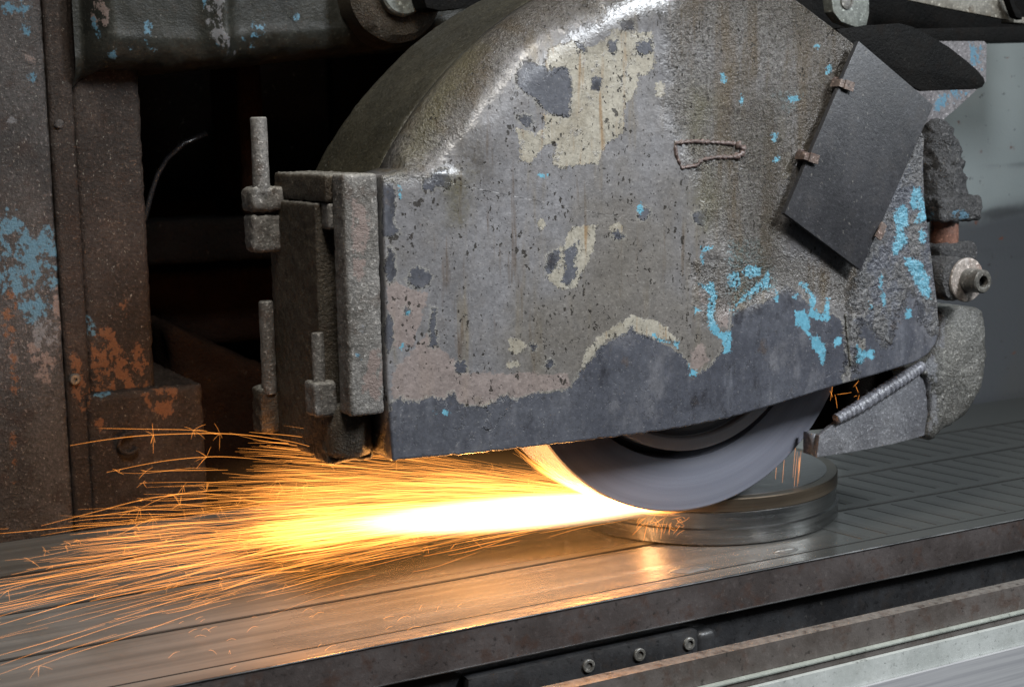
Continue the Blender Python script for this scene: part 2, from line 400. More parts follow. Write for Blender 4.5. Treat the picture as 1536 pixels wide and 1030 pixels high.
# ------------------------------------------------------------------ setting: back wall panel
def wall_material():
    g = G('stained_grey_panel'); big = g.noise(3, 4, .6); fine = g.noise(240, 3, .6)
    st = g.noise(1, 4, .6, g.vscale(g.tc, (5, 5, 1.6), rot=(0, .4, 0)))
    c = g.mix(g.step(big, .35, .65), (.30, .335, .335), (.37, .41, .405))
    c = g.mix(g.layer('darkband', g.math('MULTIPLY', g.math('SUBTRACT', g.noise(12, 3), .5), 18), 22), c, (.085, .09, .098))
    c = g.mix(g.math('MULTIPLY', g.layer('line', g.math('MULTIPLY', g.math('SUBTRACT', g.noise(16, 4), .5), 10), 5), .7), c, (.04, .04, .043))
    c = g.mix(g.step(st, .55, .72, 0, .35), c, (.10, .095, .085))
    sp = g.step(g.noise(75, 3, .6), .66, .70); c = g.mix(g.math('MULTIPLY', sp, .7), c, (.035, .03, .03))
    rs = g.step(g.noise(38, 3, .6, g.vscale(g.tc, (1, 1, 1), (4, 0, 2))), .68, .73); c = g.mix(rs, c, (.16, .06, .035))
    return g.bsdf(c, .42, 0, g.bump(fine, .5, .0006), .5)
V = []; F = []; nx, nz = 90, 70
for j in range(nz + 1):
    for i in range(nx + 1):
        x = .18 + 1.5 * i / nx; z = -.32 + 1.25 * j / nz
        V.append((x, .452 + .004 * fbm((x, 0, z), 3, 2), z))
for j in range(nz):
    for i in range(nx):
        a = j * (nx + 1) + i; F.append((a, a + 1, a + nx + 2, a + nx + 1))
wall = from_np('back_wall', V, F, wall_material()); wall['kind'] = 'structure'
wear(wall, {'darkband': [[(1300, 345), (1420, 335), (1480, 318), (1700, 275), (1900, 640), (1200, 680)]],
            'line': [[(1300, 345), (1420, 333), (1480, 315), (1700, 268), (1700, 285), (1480, 331), (1420, 348), (1300, 360)],
                     [(1300, 383), (1700, 368), (1700, 376), (1300, 393)], [(1300, 268), (1700, 232), (1700, 238), (1300, 276)]]})
wall.data.materials[0]

# ------------------------------------------------------------------ machine base below the table
base = empty('machine_bed', 'machine bed under the sliding table with brown rail and pale sheet cover', 'machine bed', (0, -.1, -.42))
M['slab'] = grime('brown_stained_steel_edge', (.042, .034, .032), (.075, .064, .062), (.05, .026, .018), .7, .0005, 160, .42, .55, .1, mid_b=.05, fleck=.12)
M['recess'] = grime('dark_oily_slide', (.018, .018, .019), (.040, .040, .042), (.03, .022, .018), .5, .0005, 160, .36, .55, .0, mid_b=.05, fleck=.12)
M['rail'] = grime('brown_rail_steel', (.075, .062, .054), (.115, .10, .092), (.07, .04, .028), .6, .0005, 140, .40, .55, .3, mid_b=.05, fleck=.12)
M['palepaint'] = grime('pale_cover_paint', (.40, .42, .40), (.50, .52, .50), (.36, .37, .34), .3, .0002, 160, .35, .5, .0, mid_b=.05, fleck=.12)
M['palestrip'] = grime('pale_green_edge', (.26, .28, .25), (.36, .38, .34), (.18, .18, .14), .3, .0002, 160, .3, .5, .0, mid_b=.05, fleck=.12)
M['sheet'] = steel('brushed_sheet', (.40, .40, .42), (.52, .52, .53), .42, bump=.00015, metal=.25, scl=(4, 60, 260), rough_var=.1)
crust_box('slide', (-1.1, -.048, -.30), (1.5, .42, -.0865), M['recess'], base, .002, .05, .0, 60)
crust_box('bed', (-1.1, -.112, -.42), (1.5, .44, -.16), M['recess'], base, .002, .08, .0)
crust_box('rail', (-1.1, -.128, -.30), (1.5, -.1125, -.094), M['rail'], base, .0012, .03, .0)
crust_box('edge_strip', (-1.1, -.134, -.1225), (1.5, -.1285, -.1186), M['palestrip'], base, .0018, .05, .0)
crust_box('edge_strip', (-1.1, -.1315, -.31), (1.5, -.1285, -.1227), M['rail'], base, .0008, .05, .0)
crust_box('cover_sheet', (-1.1, -.1375, -.42), (1.5, -.1320, -.1285), M['palepaint'], base, .001, .05, .0)
crust_box('cover_sheet', (-1.1, -.142, -.42), (1.5, -.1378, -.152), M['sheet'], base, .001, .05, .0)
bar = crust_box('clamp_bar', (-.28, -.062, -.14), (-.038, -.0485, -.0955), M['recess'], base, .003, .006, .0)
for x in (-.1595, -.1050, -.0495):
    lathe('bolt', [(.0062, 0), (.0062, .0018), (.0055, .0024), (.0036, .0024), (.0034, .0006), (0, .0006)], (x, -.062, -.1072), (0, -1, 0), M['boltdark'], bar, 24)
crust_box('end_stop', (-.037, -.060, -.14), (-.016, -.0485, -.100), M['recess'], base, .006, .004, .0006)

# ------------------------------------------------------------------ sliding table (magnetic chuck)
def table_material():
    g = G('wet_ground_steel')
    st = g.noise(1, 4, .6, g.vscale(g.tc, (2.2, 75, 1))); st2 = g.noise(1, 3, .6, g.vscale(g.tc, (9, 330, 1), (2, 1, 0)))
    bl = g.noise(11, 4, .6); fine = g.noise(420, 2, .5)
    c = g.mix(g.step(st, .35, .65), (.26, .258, .245), (.36, .356, .338))
    c = g.mix(g.step(bl, .5, .75, 0, .5), c, (.21, .20, .175))
    c = g.mix(g.layer('dull', g.math('MULTIPLY', g.math('SUBTRACT', bl, .5), 40), 40), c, (.115, .12, .115))
    ro = g.math('ADD', .34, g.math('MULTIPLY', g.math('SUBTRACT', st, .5), .3))
    ro = g.mixf(g.layer('dull', g.math('MULTIPLY', g.math('SUBTRACT', bl, .5), 40), 40), ro, .46)
    ro = g.mixf(g.layer('wet', g.math('MULTIPLY', g.math('SUBTRACT', g.noise(22, 3), .5), 30), 40), ro, .17)
    h = g.math('ADD', g.math('MULTIPLY', st2, .5), g.math('MULTIPLY', st, 1.2))
    nrm = g.bump(h, .5, .0004)
    wv = g.math('MULTIPLY', g.noise(55, 2, .5), g.layer('wet', 0., 30)); nrm = g.bump(wv, .35, .0016, nrm)
    return g.bsdf(c, ro, g.mixf(g.layer('wet', 0., 40), .55, .60), nrm, .5)
M['table'] = table_material()
TZ = -.05
table = empty('sliding_table', 'flat ground steel machine table with slots, round workpiece lying on it', 'machine table', (0, .19, -.0865))
def strip(name, x0, x1, y0, y1, z0, z1, mat, parent, nx=120, ny=8):
    V = []; F = []
    for j in range(ny + 1):
        for i in range(nx + 1): V.append((x0 + (x1 - x0) * i / nx, y0 + (y1 - y0) * j / ny, z1))
    top = len(V)
    for j in range(ny):
        for i in range(nx): a = j * (nx + 1) + i; F.append((a, a + 1, a + nx + 2, a + nx + 1))
    b = [(x0, y0), (x1, y0), (x1, y1), (x0, y1)]
    for x, y in b: V.append((x, y, z1 - .0004))
    for x, y in b: V.append((x, y, z0))
    for k in range(4): F.append((top + k, top + 4 + k, top + 4 + (k + 1) % 4, top + (k + 1) % 4))
    F.append((top + 7, top + 6, top + 5, top + 4))
    return from_np(name, V, F, mat, parent, False)
sl = strip('table_top', -1.05, 1.45, -.0600, .434, -.0520, TZ, M['table'], table, 250, 60)
DULL = [(1180, 880), (1225, 790), (1235, 720), (1240, 560), (1900, 480), (1900, 760)]
wear(sl, {'dull': [DULL],
          'wet': [[(420, 960), (500, 850), (700, 780), (960, 750), (1290, 790), (1260, 860), (1050, 900), (760, 970), (550, 1010)]]})
crust_box('table_body', (-1.05, -.0612, -.0858), (1.45, .433, -.0522), M['slab'], table, .001, .04, .0)
M['edgebright'] = steel('worn_bright_edge', (.22, .22, .22), (.42, .42, .42), .38, metal=1., scl=(30, 120, 120))
crust_box('edge_trim', (-1.05, -.0620, -.0518), (1.45, -.0601, -.0497), M['edgebright'], table, .0009, .03, .0)
crust_box('lower_trim', (-1.05, -.0622, -.0862), (1.45, -.0613, -.0848), M['edgebright'], table, .0004, .03, .0)
M['inlay'] = steel('pale_inlay', (.42, .41, .37), (.52, .51, .46), .36, metal=.7)
M['polebar'] = steel('dull_pole_piece', (.060, .062, .060), (.085, .087, .084), .5, metal=.3)
M['joint'] = grime('dark_joint', (.02, .02, .02), (.03, .03, .028), (.02, .015, .01), .3, .0003, 200, .5, .4, 0, mid_b=.05, fleck=.12)
for y0, y1 in ((.066, .0765), (.186, .2005), (.305, .320)):
    ins = strip('inlay_strip', -1.05, 1.45, y0, y1, TZ + .0001, TZ + .0010, M['table'], table, 120, 1)
    wear(ins, {'dull': [DULL]})
    strip('joint', -1.05, 1.45, y0 - .0032, y0 - .0006, TZ + .0001, TZ + .0005, M['joint'], table, 40, 1)
strip('joint', -1.05, 1.45, -.0400, -.0386, TZ + .0001, TZ + .0004, M['joint'], table, 40, 1)
me_bar = None
for r_, (y0, y1) in enumerate(((-.033, .056), (.083, .178), (.207, .297))):
    x = .185 + .012 * r_
    while x < 1.0:
        if me_bar is None:
            bm = bmesh.new(); bmesh.ops.create_cube(bm, size=1.0)
            for v in bm.verts: v.co.x = v.co.x * .0105 + (v.co.y) * -.014; v.co.z = v.co.z * .0006
            b = from_bm('pole_bar', bm, M['polebar'], table, False); me_bar = b.data
        else:
            b = bpy.data.objects.new('pole_bar', me_bar); col.objects.link(b); b.parent = table; b.matrix_parent_inverse = Matrix.Translation(table.location).inverted()
        b.location = (x, (y0 + y1) / 2, TZ + .0002); b.scale = (1, y1 - y0, 1)
        x += .034

# ------------------------------------------------------------------ workpiece
M['discbrown'] = steel('brown_turned_steel', (.15, .115, .08), (.21, .165, .12), .34, scl=(4, 4, 400), metal=.8, dirt=(.13, .10, .075), rough_var=.08)
M['discsteel'] = steel('bright_turned_steel', (.28, .28, .275), (.40, .40, .40), .26, scl=(6, 6, 320), metal=1., rough_var=.08)
M['discface'] = steel('ground_face', (.30, .29, .30), (.38, .37, .38), .36, scl=(6, 160, 6), metal=.9)
disc = empty('steel_workpiece', 'round stepped steel disc workpiece under the grinding wheel', 'workpiece', (.118, .152, TZ))
DC = (.118, .152)
lathe('disc_body', [(0.1475, .0012), (0.1495, .0030), (0.1495, .0175), (0.1475, .0190), (0.1475, .0345), (0.1465, .0355)], (*DC, TZ), (0, 0, 1), M['discsteel'], disc, 160)
lathe('disc_rim', [(0.1470, .0357), (0.1485, .0362), (0.1485, .0484), (0.1475, .0494), (0.1370, .0494)], (*DC, TZ), (0, 0, 1), M['discbrown'], disc, 160)
lathe('ground_face', [(0.1368, .0470), (0.1368, .0497), (0, .0497)], (*DC, TZ), (0, 0, 1), M['discface'], disc, 160)

# coolant lying on the table in front of the workpiece
gw = G('clear_coolant'); gw.bsdf((.30, .30, .29), .06, .6, gw.bump(gw.noise(160, 2), .25, .001), .6); M['coolant'] = gw.mat
for (px_, py_, rx_, ry_, lab) in ((1037, 852, .021, .013, 'small shiny coolant puddle in front of the workpiece'), (1178, 826, .013, .007, 'coolant drip beside the right edge of the workpiece')):
    c = U(px_, py_, 2, TZ); V = [(c[0], c[1], TZ + .0022)]; F = []; n = 30
    for q, hh in ((.5, .0020), (.85, .0012), (1.0, .0002)):
        for k in range(n):
            a = 2 * math.pi * k / n; w_ = 1 + .45 * mnoise.noise(Vector((math.cos(a) * 1.3 + px_, math.sin(a) * 1.3, 0)))
            V.append((c[0] + rx_ * q * w_ * math.cos(a), c[1] + ry_ * q * w_ * math.sin(a), TZ + hh))
    for k in range(n): F.append((0, 1 + k, 1 + (k + 1) % n))
    for j in range(2):
        for k in range(n): F.append((1 + j * n + k, 1 + (j + 1) * n + k, 1 + (j + 1) * n + (k + 1) % n, 1 + j * n + (k + 1) % n))
    tag(from_np('coolant_puddle', V, F, M['coolant']), lab, 'puddle', 'coolant on the table')

# ------------------------------------------------------------------ grinding wheel
def wheel_material(name, a, b, rough):
    g = G(name); sep = g.n('ShaderNodeSeparateXYZ'); g.set(sep.inputs[0], g.vscale(g.tc, (1, 1, 1), (0, 0, -.2)))
    rad = g.math('SQRT', g.math('ADD', g.math('MULTIPLY', sep.outputs[0], sep.outputs[0]), g.math('MULTIPLY', sep.outputs[2], sep.outputs[2])))
    cv = g.n('ShaderNodeCombineXYZ'); g.set(cv.inputs[0], rad); g.set(cv.inputs[1], g.math('MULTIPLY', sep.outputs[1], .5))
    ring = g.noise(120, 4, .6, cv.outputs[0]); big = g.noise(26, 2, .5, cv.outputs[0]); fine = g.noise(900, 2, .6); blot = g.noise(20, 3)
    c = g.mix(g.step(ring, .3, .7), a, b); c = g.mix(g.step(big, .4, .65, 0, .4), c, tuple(x * .72 for x in a))
    c = g.mix(g.step(blot, .4, .7, 0, .25), c, tuple(x * .8 for x in b))
    return g.bsdf(c, rough, 0, g.bump(g.math('ADD', fine, g.math('MULTIPLY', ring, .4)), .5, .0004), .35)
M['abrasive'] = wheel_material('grey_abrasive', (.140, .144, .178), (.185, .190, .225), .7)
M['flange'] = wheel_material('steel_flange', (.24, .24, .265), (.30, .30, .325), .5)
M['hub'] = wheel_material('shaded_recess', (.085, .085, .095), (.12, .12, .13), .6)  # shadow of the recess step put into a darker base colour
wheel = empty('grinding_wheel', 'grey abrasive grinding wheel spinning half hidden inside the guard', 'grinding wheel', (0, .04, 0.0))
WC = (0, 0, .2); WY = (0, 1, 0)
lathe('abrasive_ring', [(.148, .030), (.150, .006), (.163, .0004), (.1985, .0), (.2, .0012), (.2, .0788), (.1985, .08), (.10, .08), (.10, .03), (.148, .030)], WC, WY, M['abrasive'], wheel, 200)
lathe('recess', [(.1485, .0295), (.1425, .0145), (.10, .0145), (.10, .0295)], WC, WY, M['hub'], wheel, 160)
lathe('flange', [(.1410, .014), (.1400, -.0020), (.1385, -.0030), (.1290, -.0030), (.1275, -.0015), (.1270, .004), (.05, .004), (.05, .014)], WC, WY, M['flange'], wheel, 160)
lathe('hub', [(.1262, .0038), (.118, -.001), (.06, -.001), (.055, -.012), (0, -.012)], WC, WY, M['hub'], wheel, 120)
lathe('arbor', [(.025, .016), (.025, .34)], WC, WY, M['boltdark'], wheel, 24)

# ------------------------------------------------------------------ wheel guard
guard = empty('wheel_guard', 'large worn grey steel guard housing around the grinding wheel', 'wheel guard', (-.05, .04, .095))
GY = -.06; AC = (0., .15); AR = .373; FR = .05
bottom = px_poly([(589, 691), (640, 686), (700, 681), (780, 672), (860, 663), (930, 655), (1000, 645), (1050, 636), (1100, 625), (1170, 605), (1240, 583), (1320, 560), (1375, 543)], GY)
right = px_poly([(1394, 530), (1404, 515), (1410, 498), (1407, 460), (1400, 400), (1396, 370), (1388, 300), (1386, 230), (1388, 205), (1340, 140), (1285, 68), (1240, 34), (1195, 0)], GY)
ctrl = bottom + right
aa = [R(a) for a in np.linspace(88, 149.5, 40)]
arc = [(AC[0] + AR * math.cos(a), AC[1] + AR * math.sin(a)) for a in aa]
left = [(-.3285, .3375), (-.336, .3355), (-.3441, .3350), (-.3450, .25), (-.3462, .16)]
outline = ctrl + arc + left
ol = np.array(outline); nxt = np.roll(ol, -1, 0); seglen = np.linalg.norm(nxt - ol, axis=1); cum = np.r_[0, np.cumsum(seglen)]
NS, NT = 960, 200
s = np.linspace(0, cum[-1], NS, endpoint=False); k = np.searchsorted(cum, s, side='right') - 1; t = ((s - cum[k]) / seglen[k])[:, None]
op = ol[k] * (1 - t) + nxt[k] * t
# fillet width round the outline: wide along the arc, sharp elsewhere
ia0 = cum[len(ctrl)]; ia1 = cum[len(ctrl) + len(arc) - 1]
w = np.clip(np.minimum((s - ia0) / .05, (ia1 + .008 - s) / .035), 0, 1); w = w * w * (3 - 2 * w)
fr = .0022 + (FR - .0022) * w
# inward normals
tg = np.roll(op, -1, 0) - np.roll(op, 1, 0); tg /= np.linalg.norm(tg, axis=1)[:, None] + 1e-12
inn = np.stack([-tg[:, 1], tg[:, 0]], -1)
for _ in range(6): inn = (np.roll(inn, 1, 0) + 2 * inn + np.roll(inn, -1, 0)) / 4
inn /= np.linalg.norm(inn, axis=1)[:, None]
ctr = np.array([-.02, .27])
flat = op + inn * fr[:, None]
V = []
for j in range(NT + 1):
    q = (j / NT) ** .9
    p = ctr + (flat - ctr) * q
    V.append(np.c_[p[:, 0], np.full(NS, GY), p[:, 1]])
NF = 14
for j in range(1, NF + 1):
    a = j / NF * math.pi / 2
    p = flat - inn * (fr * math.sin(a))[:, None]
    V.append(np.c_[p[:, 0], GY + fr * (1 - math.cos(a)), p[:, 1]])
V.append(np.c_[op[:, 0], np.full(NS, -.0010), op[:, 1]])
V.append(np.c_[(op + inn * .008)[:, 0], np.full(NS, -.0010), (op + inn * .008)[:, 1]])
# thin plate along the free lower and right edges: the skirt there only reaches 8 mm back
edge = (s < cum[len(bottom) + 8]) 
V[-2][edge, 1] = GY + .010; V[-1][edge, 1] = GY + .010
A = np.concatenate(V); nr = len(V)
# dents, blisters and ragged lower edge
for i in range(len(A)):
    p = A[i]; f = fbm(p, 9, 2) * .0011 + fbm((p[0] + 3, p[1], p[2]), 40, 2) * .0004
    A[i, 1] += f
low = A[:, 2] < .15
for i in np.nonzero(low)[0]:
    p = A[i]; e = max(0, 1 - (p[2] - .095) / .02)
    A[i, 2] += .0013 * fbm((p[0], 0, 0), 130, 3) * min(1, e)
F = []
for j in range(nr - 1):
    b = j * NS
    for i in range(NS):
        i2 = (i + 1) % NS; F.append((b + i, b + i2, b + NS + i2, b + NS + i))
plate = from_np('front_plate', A, F, M['guard'], guard)
zA = lambda pts: zm(pts, 560, 0, .3205)
zC = lambda pts: zm(pts, 560, 320, .3688)
zD = lambda pts: zm(pts, 960, 340, .3125)
zE = lambda pts: zm(pts, 1140, 0, .4272)
dark = [[(560, 720), (586, 600), (600, 598), (625, 603), (650, 596), (668, 600), (680, 588), (690, 605), (720, 610), (745, 600), (760, 592), (775, 600), (800, 590), (850, 585), (870, 560), (890, 535), (910, 512), (940, 500), (945, 490), (955, 500), (980, 508), (1010, 520), (1030, 545), (1045, 560), (1075, 540), (1095, 500), (1100, 465), (1140, 455), (1165, 440), (1180, 425), (1200, 440), (1225, 470), (1250, 470), (1262, 480), (1268, 520), (1274, 545), (1262, 565), (1270, 590), (1240, 600), (1100, 645), (860, 690)],
        zA([(665, 375), (690, 290), (790, 300), (825, 350), (850, 315), (900, 315), (925, 370), (920, 545), (870, 545), (790, 510), (745, 450), (690, 420)]),
        zA([(1100, 185), (1150, 180), (1145, 225), (1115, 265), (1095, 245)]), zA([(1230, 205), (1300, 182), (1303, 240), (1255, 260), (1225, 230)]),
        zA([(1030, 370), (1070, 367), (1062, 420), (1015, 425)]), zA([(1140, 100), (1215, 95), (1220, 140), (1160, 140)]), zA([(945, 190), (990, 185), (995, 245), (960, 250)]),
        zA([(680, 540), (735, 540), (740, 575), (720, 600), (690, 580)]),
        blob(643, 276, 12), blob(664, 268, 16), [(574, 272), (590, 274), (594, 300), (588, 330), (600, 350), (574, 356)],
        blob(628, 418, 18), blob(828, 394, 9, 19, rot=.3), [(844, 375), (865, 364), (862, 395), (869, 405), (852, 431), (841, 422), (846, 398)],
        [(648, 460), (656, 462), (652, 490), (660, 520), (644, 520), (646, 490)], blob(692, 550, 9), blob(824, 546, 7), blob(927, 353, 7), blob(1049, 326, 13), blob(966, 320, 8), blob(585, 400, 6, 30), blob(583, 500, 6, 26),
        blob(798, 520, 5, 8), blob(610, 466, 6), zD([(1015, 450), (1050, 428), (1100, 460), (1095, 510), (1060, 545), (1015, 520)]),
        zD([(1000, 560), (1060, 570), (1100, 640), (1200, 560), (1290, 590), (1400, 440), (1450, 560), (1300, 680), (1010, 740)]),
        [(1300, 400), (1335, 300), (1372, 230), (1392, 230), (1400, 330), (1420, 440), (1425, 560), (1290, 580), (1300, 480)], zD([(1300, 300), (1370, 310), (1420, 420), (1330, 420)]), zD([(1180, 200), (1240, 190), (1250, 330), (1190, 350)]), zD([(1360, 150), (1440, 200), (1430, 260), (1380, 240)]),
        zE([(300, 60), (100, -20), (200, 10), (320, 120)])]
cream = [zA([(800, 310), (830, 230), (930, 190), (1010, 220), (1090, 180), (1120, 120), (1160, 145), (1300, 150), (1315, 290), (1280, 360), (1240, 350), (1225, 430), (1180, 490), (1170, 620), (1090, 680), (1050, 770), (960, 770), (880, 790), (835, 760), (855, 680), (800, 680), (740, 770), (680, 760), (690, 690), (670, 600), (760, 630), (810, 600), (790, 530), (870, 545), (920, 545), (925, 360), (890, 310), (825, 350)]),
         [(858, 340), (895, 338), (890, 370), (880, 395), (865, 430), (845, 437), (818, 414), (824, 385), (845, 368)],
         [(880, 525), (915, 490), (950, 474), (985, 480), (1018, 512), (980, 508), (950, 497), (910, 512), (872, 556)],
         blob(775, 520, 13), blob(770, 546, 8), blob(812, 338, 5, 9), [(718, 606), (732, 598), (748, 606), (770, 590), (758, 620), (735, 645), (724, 640), (738, 620)], blob(716, 600, 9, 6), blob(661, 612, 9, 7), blob(1172, 190, 7, 24), blob(1178, 250, 9, 20), blob(925, 342, 10), blob(1240, 490, 6), blob(1245, 522, 8, 7), blob(990, 135, 7, 12)]
blue = [zD([(285, 270), (330, 285), (350, 260), (370, 310), (350, 440), (385, 510), (430, 500), (440, 590), (405, 605), (385, 550), (340, 490), (320, 400), (335, 330)]),
        zD([(760, 265), (800, 270), (840, 340), (830, 400), (880, 440), (895, 340), (910, 345), (912, 440), (870, 455), (820, 425), (815, 340)]),
        zD([(745, 400), (785, 400), (810, 460), (815, 525), (795, 510), (750, 460)]), zD([(815, 540), (850, 525), (885, 560), (885, 615), (880, 660), (865, 655), (862, 610), (840, 595)]),
        zD([(1045, 560), (1085, 600), (1055, 660), (1035, 650)]), zD([(1310, 140), (1345, 170), (1380, 250), (1392, 345), (1340, 310), (1295, 210)]),
        zD([(1225, 0), (1275, 20), (1280, 80), (1230, 120)]), zD([(235, 660), (255, 700), (285, 690), (270, 718), (240, 710)]), zD([(60, 510), (100, 545), (180, 555), (185, 585), (150, 562), (95, 552)]),
        zD([(650, 300), (672, 330), (655, 382), (640, 350)]), zD([(735, 335), (760, 325), (745, 360)]), zD([(560, 270), (610, 215), (625, 280), (560, 310), (450, 390), (470, 350)]),
        zD([(930, 540), (965, 535), (960, 570), (935, 575)]), zD([(1095, 360), (1115, 385), (1105, 400)]), zD([(1155, 230), (1170, 250), (1160, 300), (1150, 280)]), zD([(255, 380), (290, 400), (265, 415)]), zD([(300, 100), (345, 95), (345, 108), (310, 120), (305, 180), (290, 170)]),
        zE([(545, 665), (560, 662), (578, 720), (583, 765), (555, 790), (545, 775), (560, 740)]), zE([(470, 750), (505, 760), (510, 860), (480, 850)]), zE([(500, 900), (545, 905), (585, 960), (600, 1040), (555, 1010), (530, 960)]),
        blob(1352, 330, 8, 22), blob(1372, 300, 5, 14), blob(1345, 372, 7, 12), blob(1382, 355, 4, 10), blob(1325, 448, 4, 9), blob(1305, 530, 6, 8), blob(1363, 470, 4, 8), blob(1100, 420, 10, 14), blob(1128, 408, 14, 10), blob(604, 520, 3, 5), blob(668, 620, 4, 4), blob(611, 470, 5, 3), blob(652, 620, 3), blob(600, 290, 2, 9), blob(1085, 118, 3, 8), blob(1112, 150, 4, 8), blob(1242, 103, 4, 8), blob(1225, 70, 4), blob(1190, 148, 8, 4), blob(1165, 240, 5, 4), blob(818, 262, 8, 3), blob(960, 312, 3, 8), blob(1162, 205, 4, 6)]
bluehaze = [zD([(430, 60), (530, 120), (640, 200), (640, 300), (560, 320), (440, 395), (425, 300)]), [(1095, 370), (1140, 360), (1160, 420), (1100, 440)], [(1160, 140), (1200, 140), (1180, 170)]]
crust = [[(1000, 40), (1040, -40), (1290, -40), (1300, 80), (1200, 230), (1170, 330), (1190, 420), (1120, 430), (1075, 360), (1040, 250), (1000, 160)], [(560, 270), (700, -20), (870, -60), (900, 20), (800, 60), (720, 150), (640, 260)],
         [(1040, 400), (1150, 370), (1290, 400), (1280, 470), (1180, 430), (1060, 480)]]
sludge = [[(1400, 170), (1330, 300), (1290, 405), (1275, 440), (1268, 560), (1284, 560), (1290, 470), (1330, 520), (1350, 470), (1365, 440), (1395, 500), (1420, 500), (1410, 180)]]
soot_and_shade = [[(760, -60), (1320, -90), (1300, 60), (1180, 60), (1120, 20), (1010, 10), (900, 45), (800, 40), (760, 60), (690, 170), (650, 160), (720, 20)], [(1120, 130), (1180, 140), (1185, 260), (1180, 420), (1130, 410), (1120, 280), (1090, 190)], [(1240, 90), (1290, 60), (1200, 300), (1170, 320)], [(850, 60), (900, 30), (960, 30), (900, 60)], [(690, 215), (720, 200), (730, 260), (700, 250)]]  # dirt stains, plus the cover plate's shadow painted along its left edge
olive = [[(590, 262), (640, 130), (700, 50), (720, 70), (665, 170), (640, 220)], [(670, 265), (700, 260), (690, 330), (675, 330)], [(1060, 250), (1080, 300), (1060, 340), (1045, 300)], [(1040, 130), (1070, 150), (1050, 220), (1030, 200)]]
pink = [[(590, 560), (640, 500), (700, 560), (850, 560), (860, 580), (760, 600), (720, 610), (620, 600), (588, 600)], [(580, 420), (640, 440), (620, 520), (585, 520)], zD([(240, 600), (300, 560), (330, 640), (270, 700), (235, 690)]), zD([(360, 330), (430, 350), (420, 480), (380, 480)]), zD([(280, 320), (320, 330), (325, 380), (285, 370)])]
wear(plate, {'dark': dark, 'cream': cream, 'blue': blue, 'bluehaze': bluehaze, 'sludge': sludge, 'pink': pink, 'crust': crust, 'soot_and_shade': soot_and_shade, 'olive': olive})

# rear shell of the guard: the rim behind the seam, and its back plate
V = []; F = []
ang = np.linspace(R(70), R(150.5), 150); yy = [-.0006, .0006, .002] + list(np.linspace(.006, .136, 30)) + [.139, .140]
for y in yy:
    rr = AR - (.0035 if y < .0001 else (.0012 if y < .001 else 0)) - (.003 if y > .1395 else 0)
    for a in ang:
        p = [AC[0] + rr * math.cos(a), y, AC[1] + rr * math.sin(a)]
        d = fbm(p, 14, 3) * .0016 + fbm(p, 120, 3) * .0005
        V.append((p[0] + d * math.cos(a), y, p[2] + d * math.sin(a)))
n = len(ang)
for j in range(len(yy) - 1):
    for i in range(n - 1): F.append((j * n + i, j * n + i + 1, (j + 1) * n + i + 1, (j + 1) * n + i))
M['rim'] = grime('shaded_oily_rim', (.020, .018, .011), (.040, .036, .023), (.014, .010, .004), .5, .0014, 330, .34, .45, .05, fleck=.4)  # oily brown, base darkened further to hold the shade under the head
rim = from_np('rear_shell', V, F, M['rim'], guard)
back = [(AC[0] + (AR - .004) * math.cos(a), AC[1] + (AR - .004) * math.sin(a)) for a in np.linspace(R(75), R(150), 24)] + [(-.330, .115), (.10, .125), (.235, .150), (.235, .36), (.12, .44)]
prism('back_plate', back, .134, .1385, M['black'], guard, 0)
crust_box('left_wall', (-.344, -.050, .1040), (-.334, .138, .334), M['hinge'], guard, .002, .006, .0005)
crust_box('dark_backing', (.168, .030, .052), (.310, .133, .30), M['cavity'], guard, .004, .02, .0)  # near-black box added as backing, stands in for shade in the gap
# raised weld patch and pad on the front plate
def bead(px, y, r, mat, parent, name='weld_bead', n=40):
    pts = [U(a, b, 1, y) for a, b in px]; out = []
    L = [np.linalg.norm(np.array(pts[i + 1]) - np.array(pts[i])) for i in range(len(pts) - 1)]; tot = sum(L)
    for q in np.linspace(0, tot * .999, n):
        i = 0
        while q > L[i] and i < len(L) - 1: q -= L[i]; i += 1
        out.append(pts[i] + (pts[i + 1] - pts[i]) * (q / L[i]))
    return tube(name, out, [r * (1 + .35 * math.sin(i * 1.9) + random.uniform(-.3, .3)) for i in range(n)], mat, parent, 7)
M['weldrust'] = grime('rusty_weld', (.06, .04, .035), (.12, .085, .075), (.05, .02, .012), .6, .0012, 350, .35, .6, .0)
bead([(1012, 215), (1040, 212), (1075, 214), (1104, 216)], GY - .0003, .0019, M['weldrust'], guard)
bead([(1104, 216), (1118, 225), (1108, 234), (1098, 236)], GY - .0003, .0030, M['weldrust'], guard, n=14)
bead([(1098, 236), (1074, 236), (1052, 240), (1046, 248), (1022, 252), (1014, 232), (1012, 215)], GY - .0003, .0017, M['weldrust'], guard)
bead([(1268, 470), (1272, 510), (1276, 548)], GY - .0002, .0014, M['deflectorside'], guard, n=18)

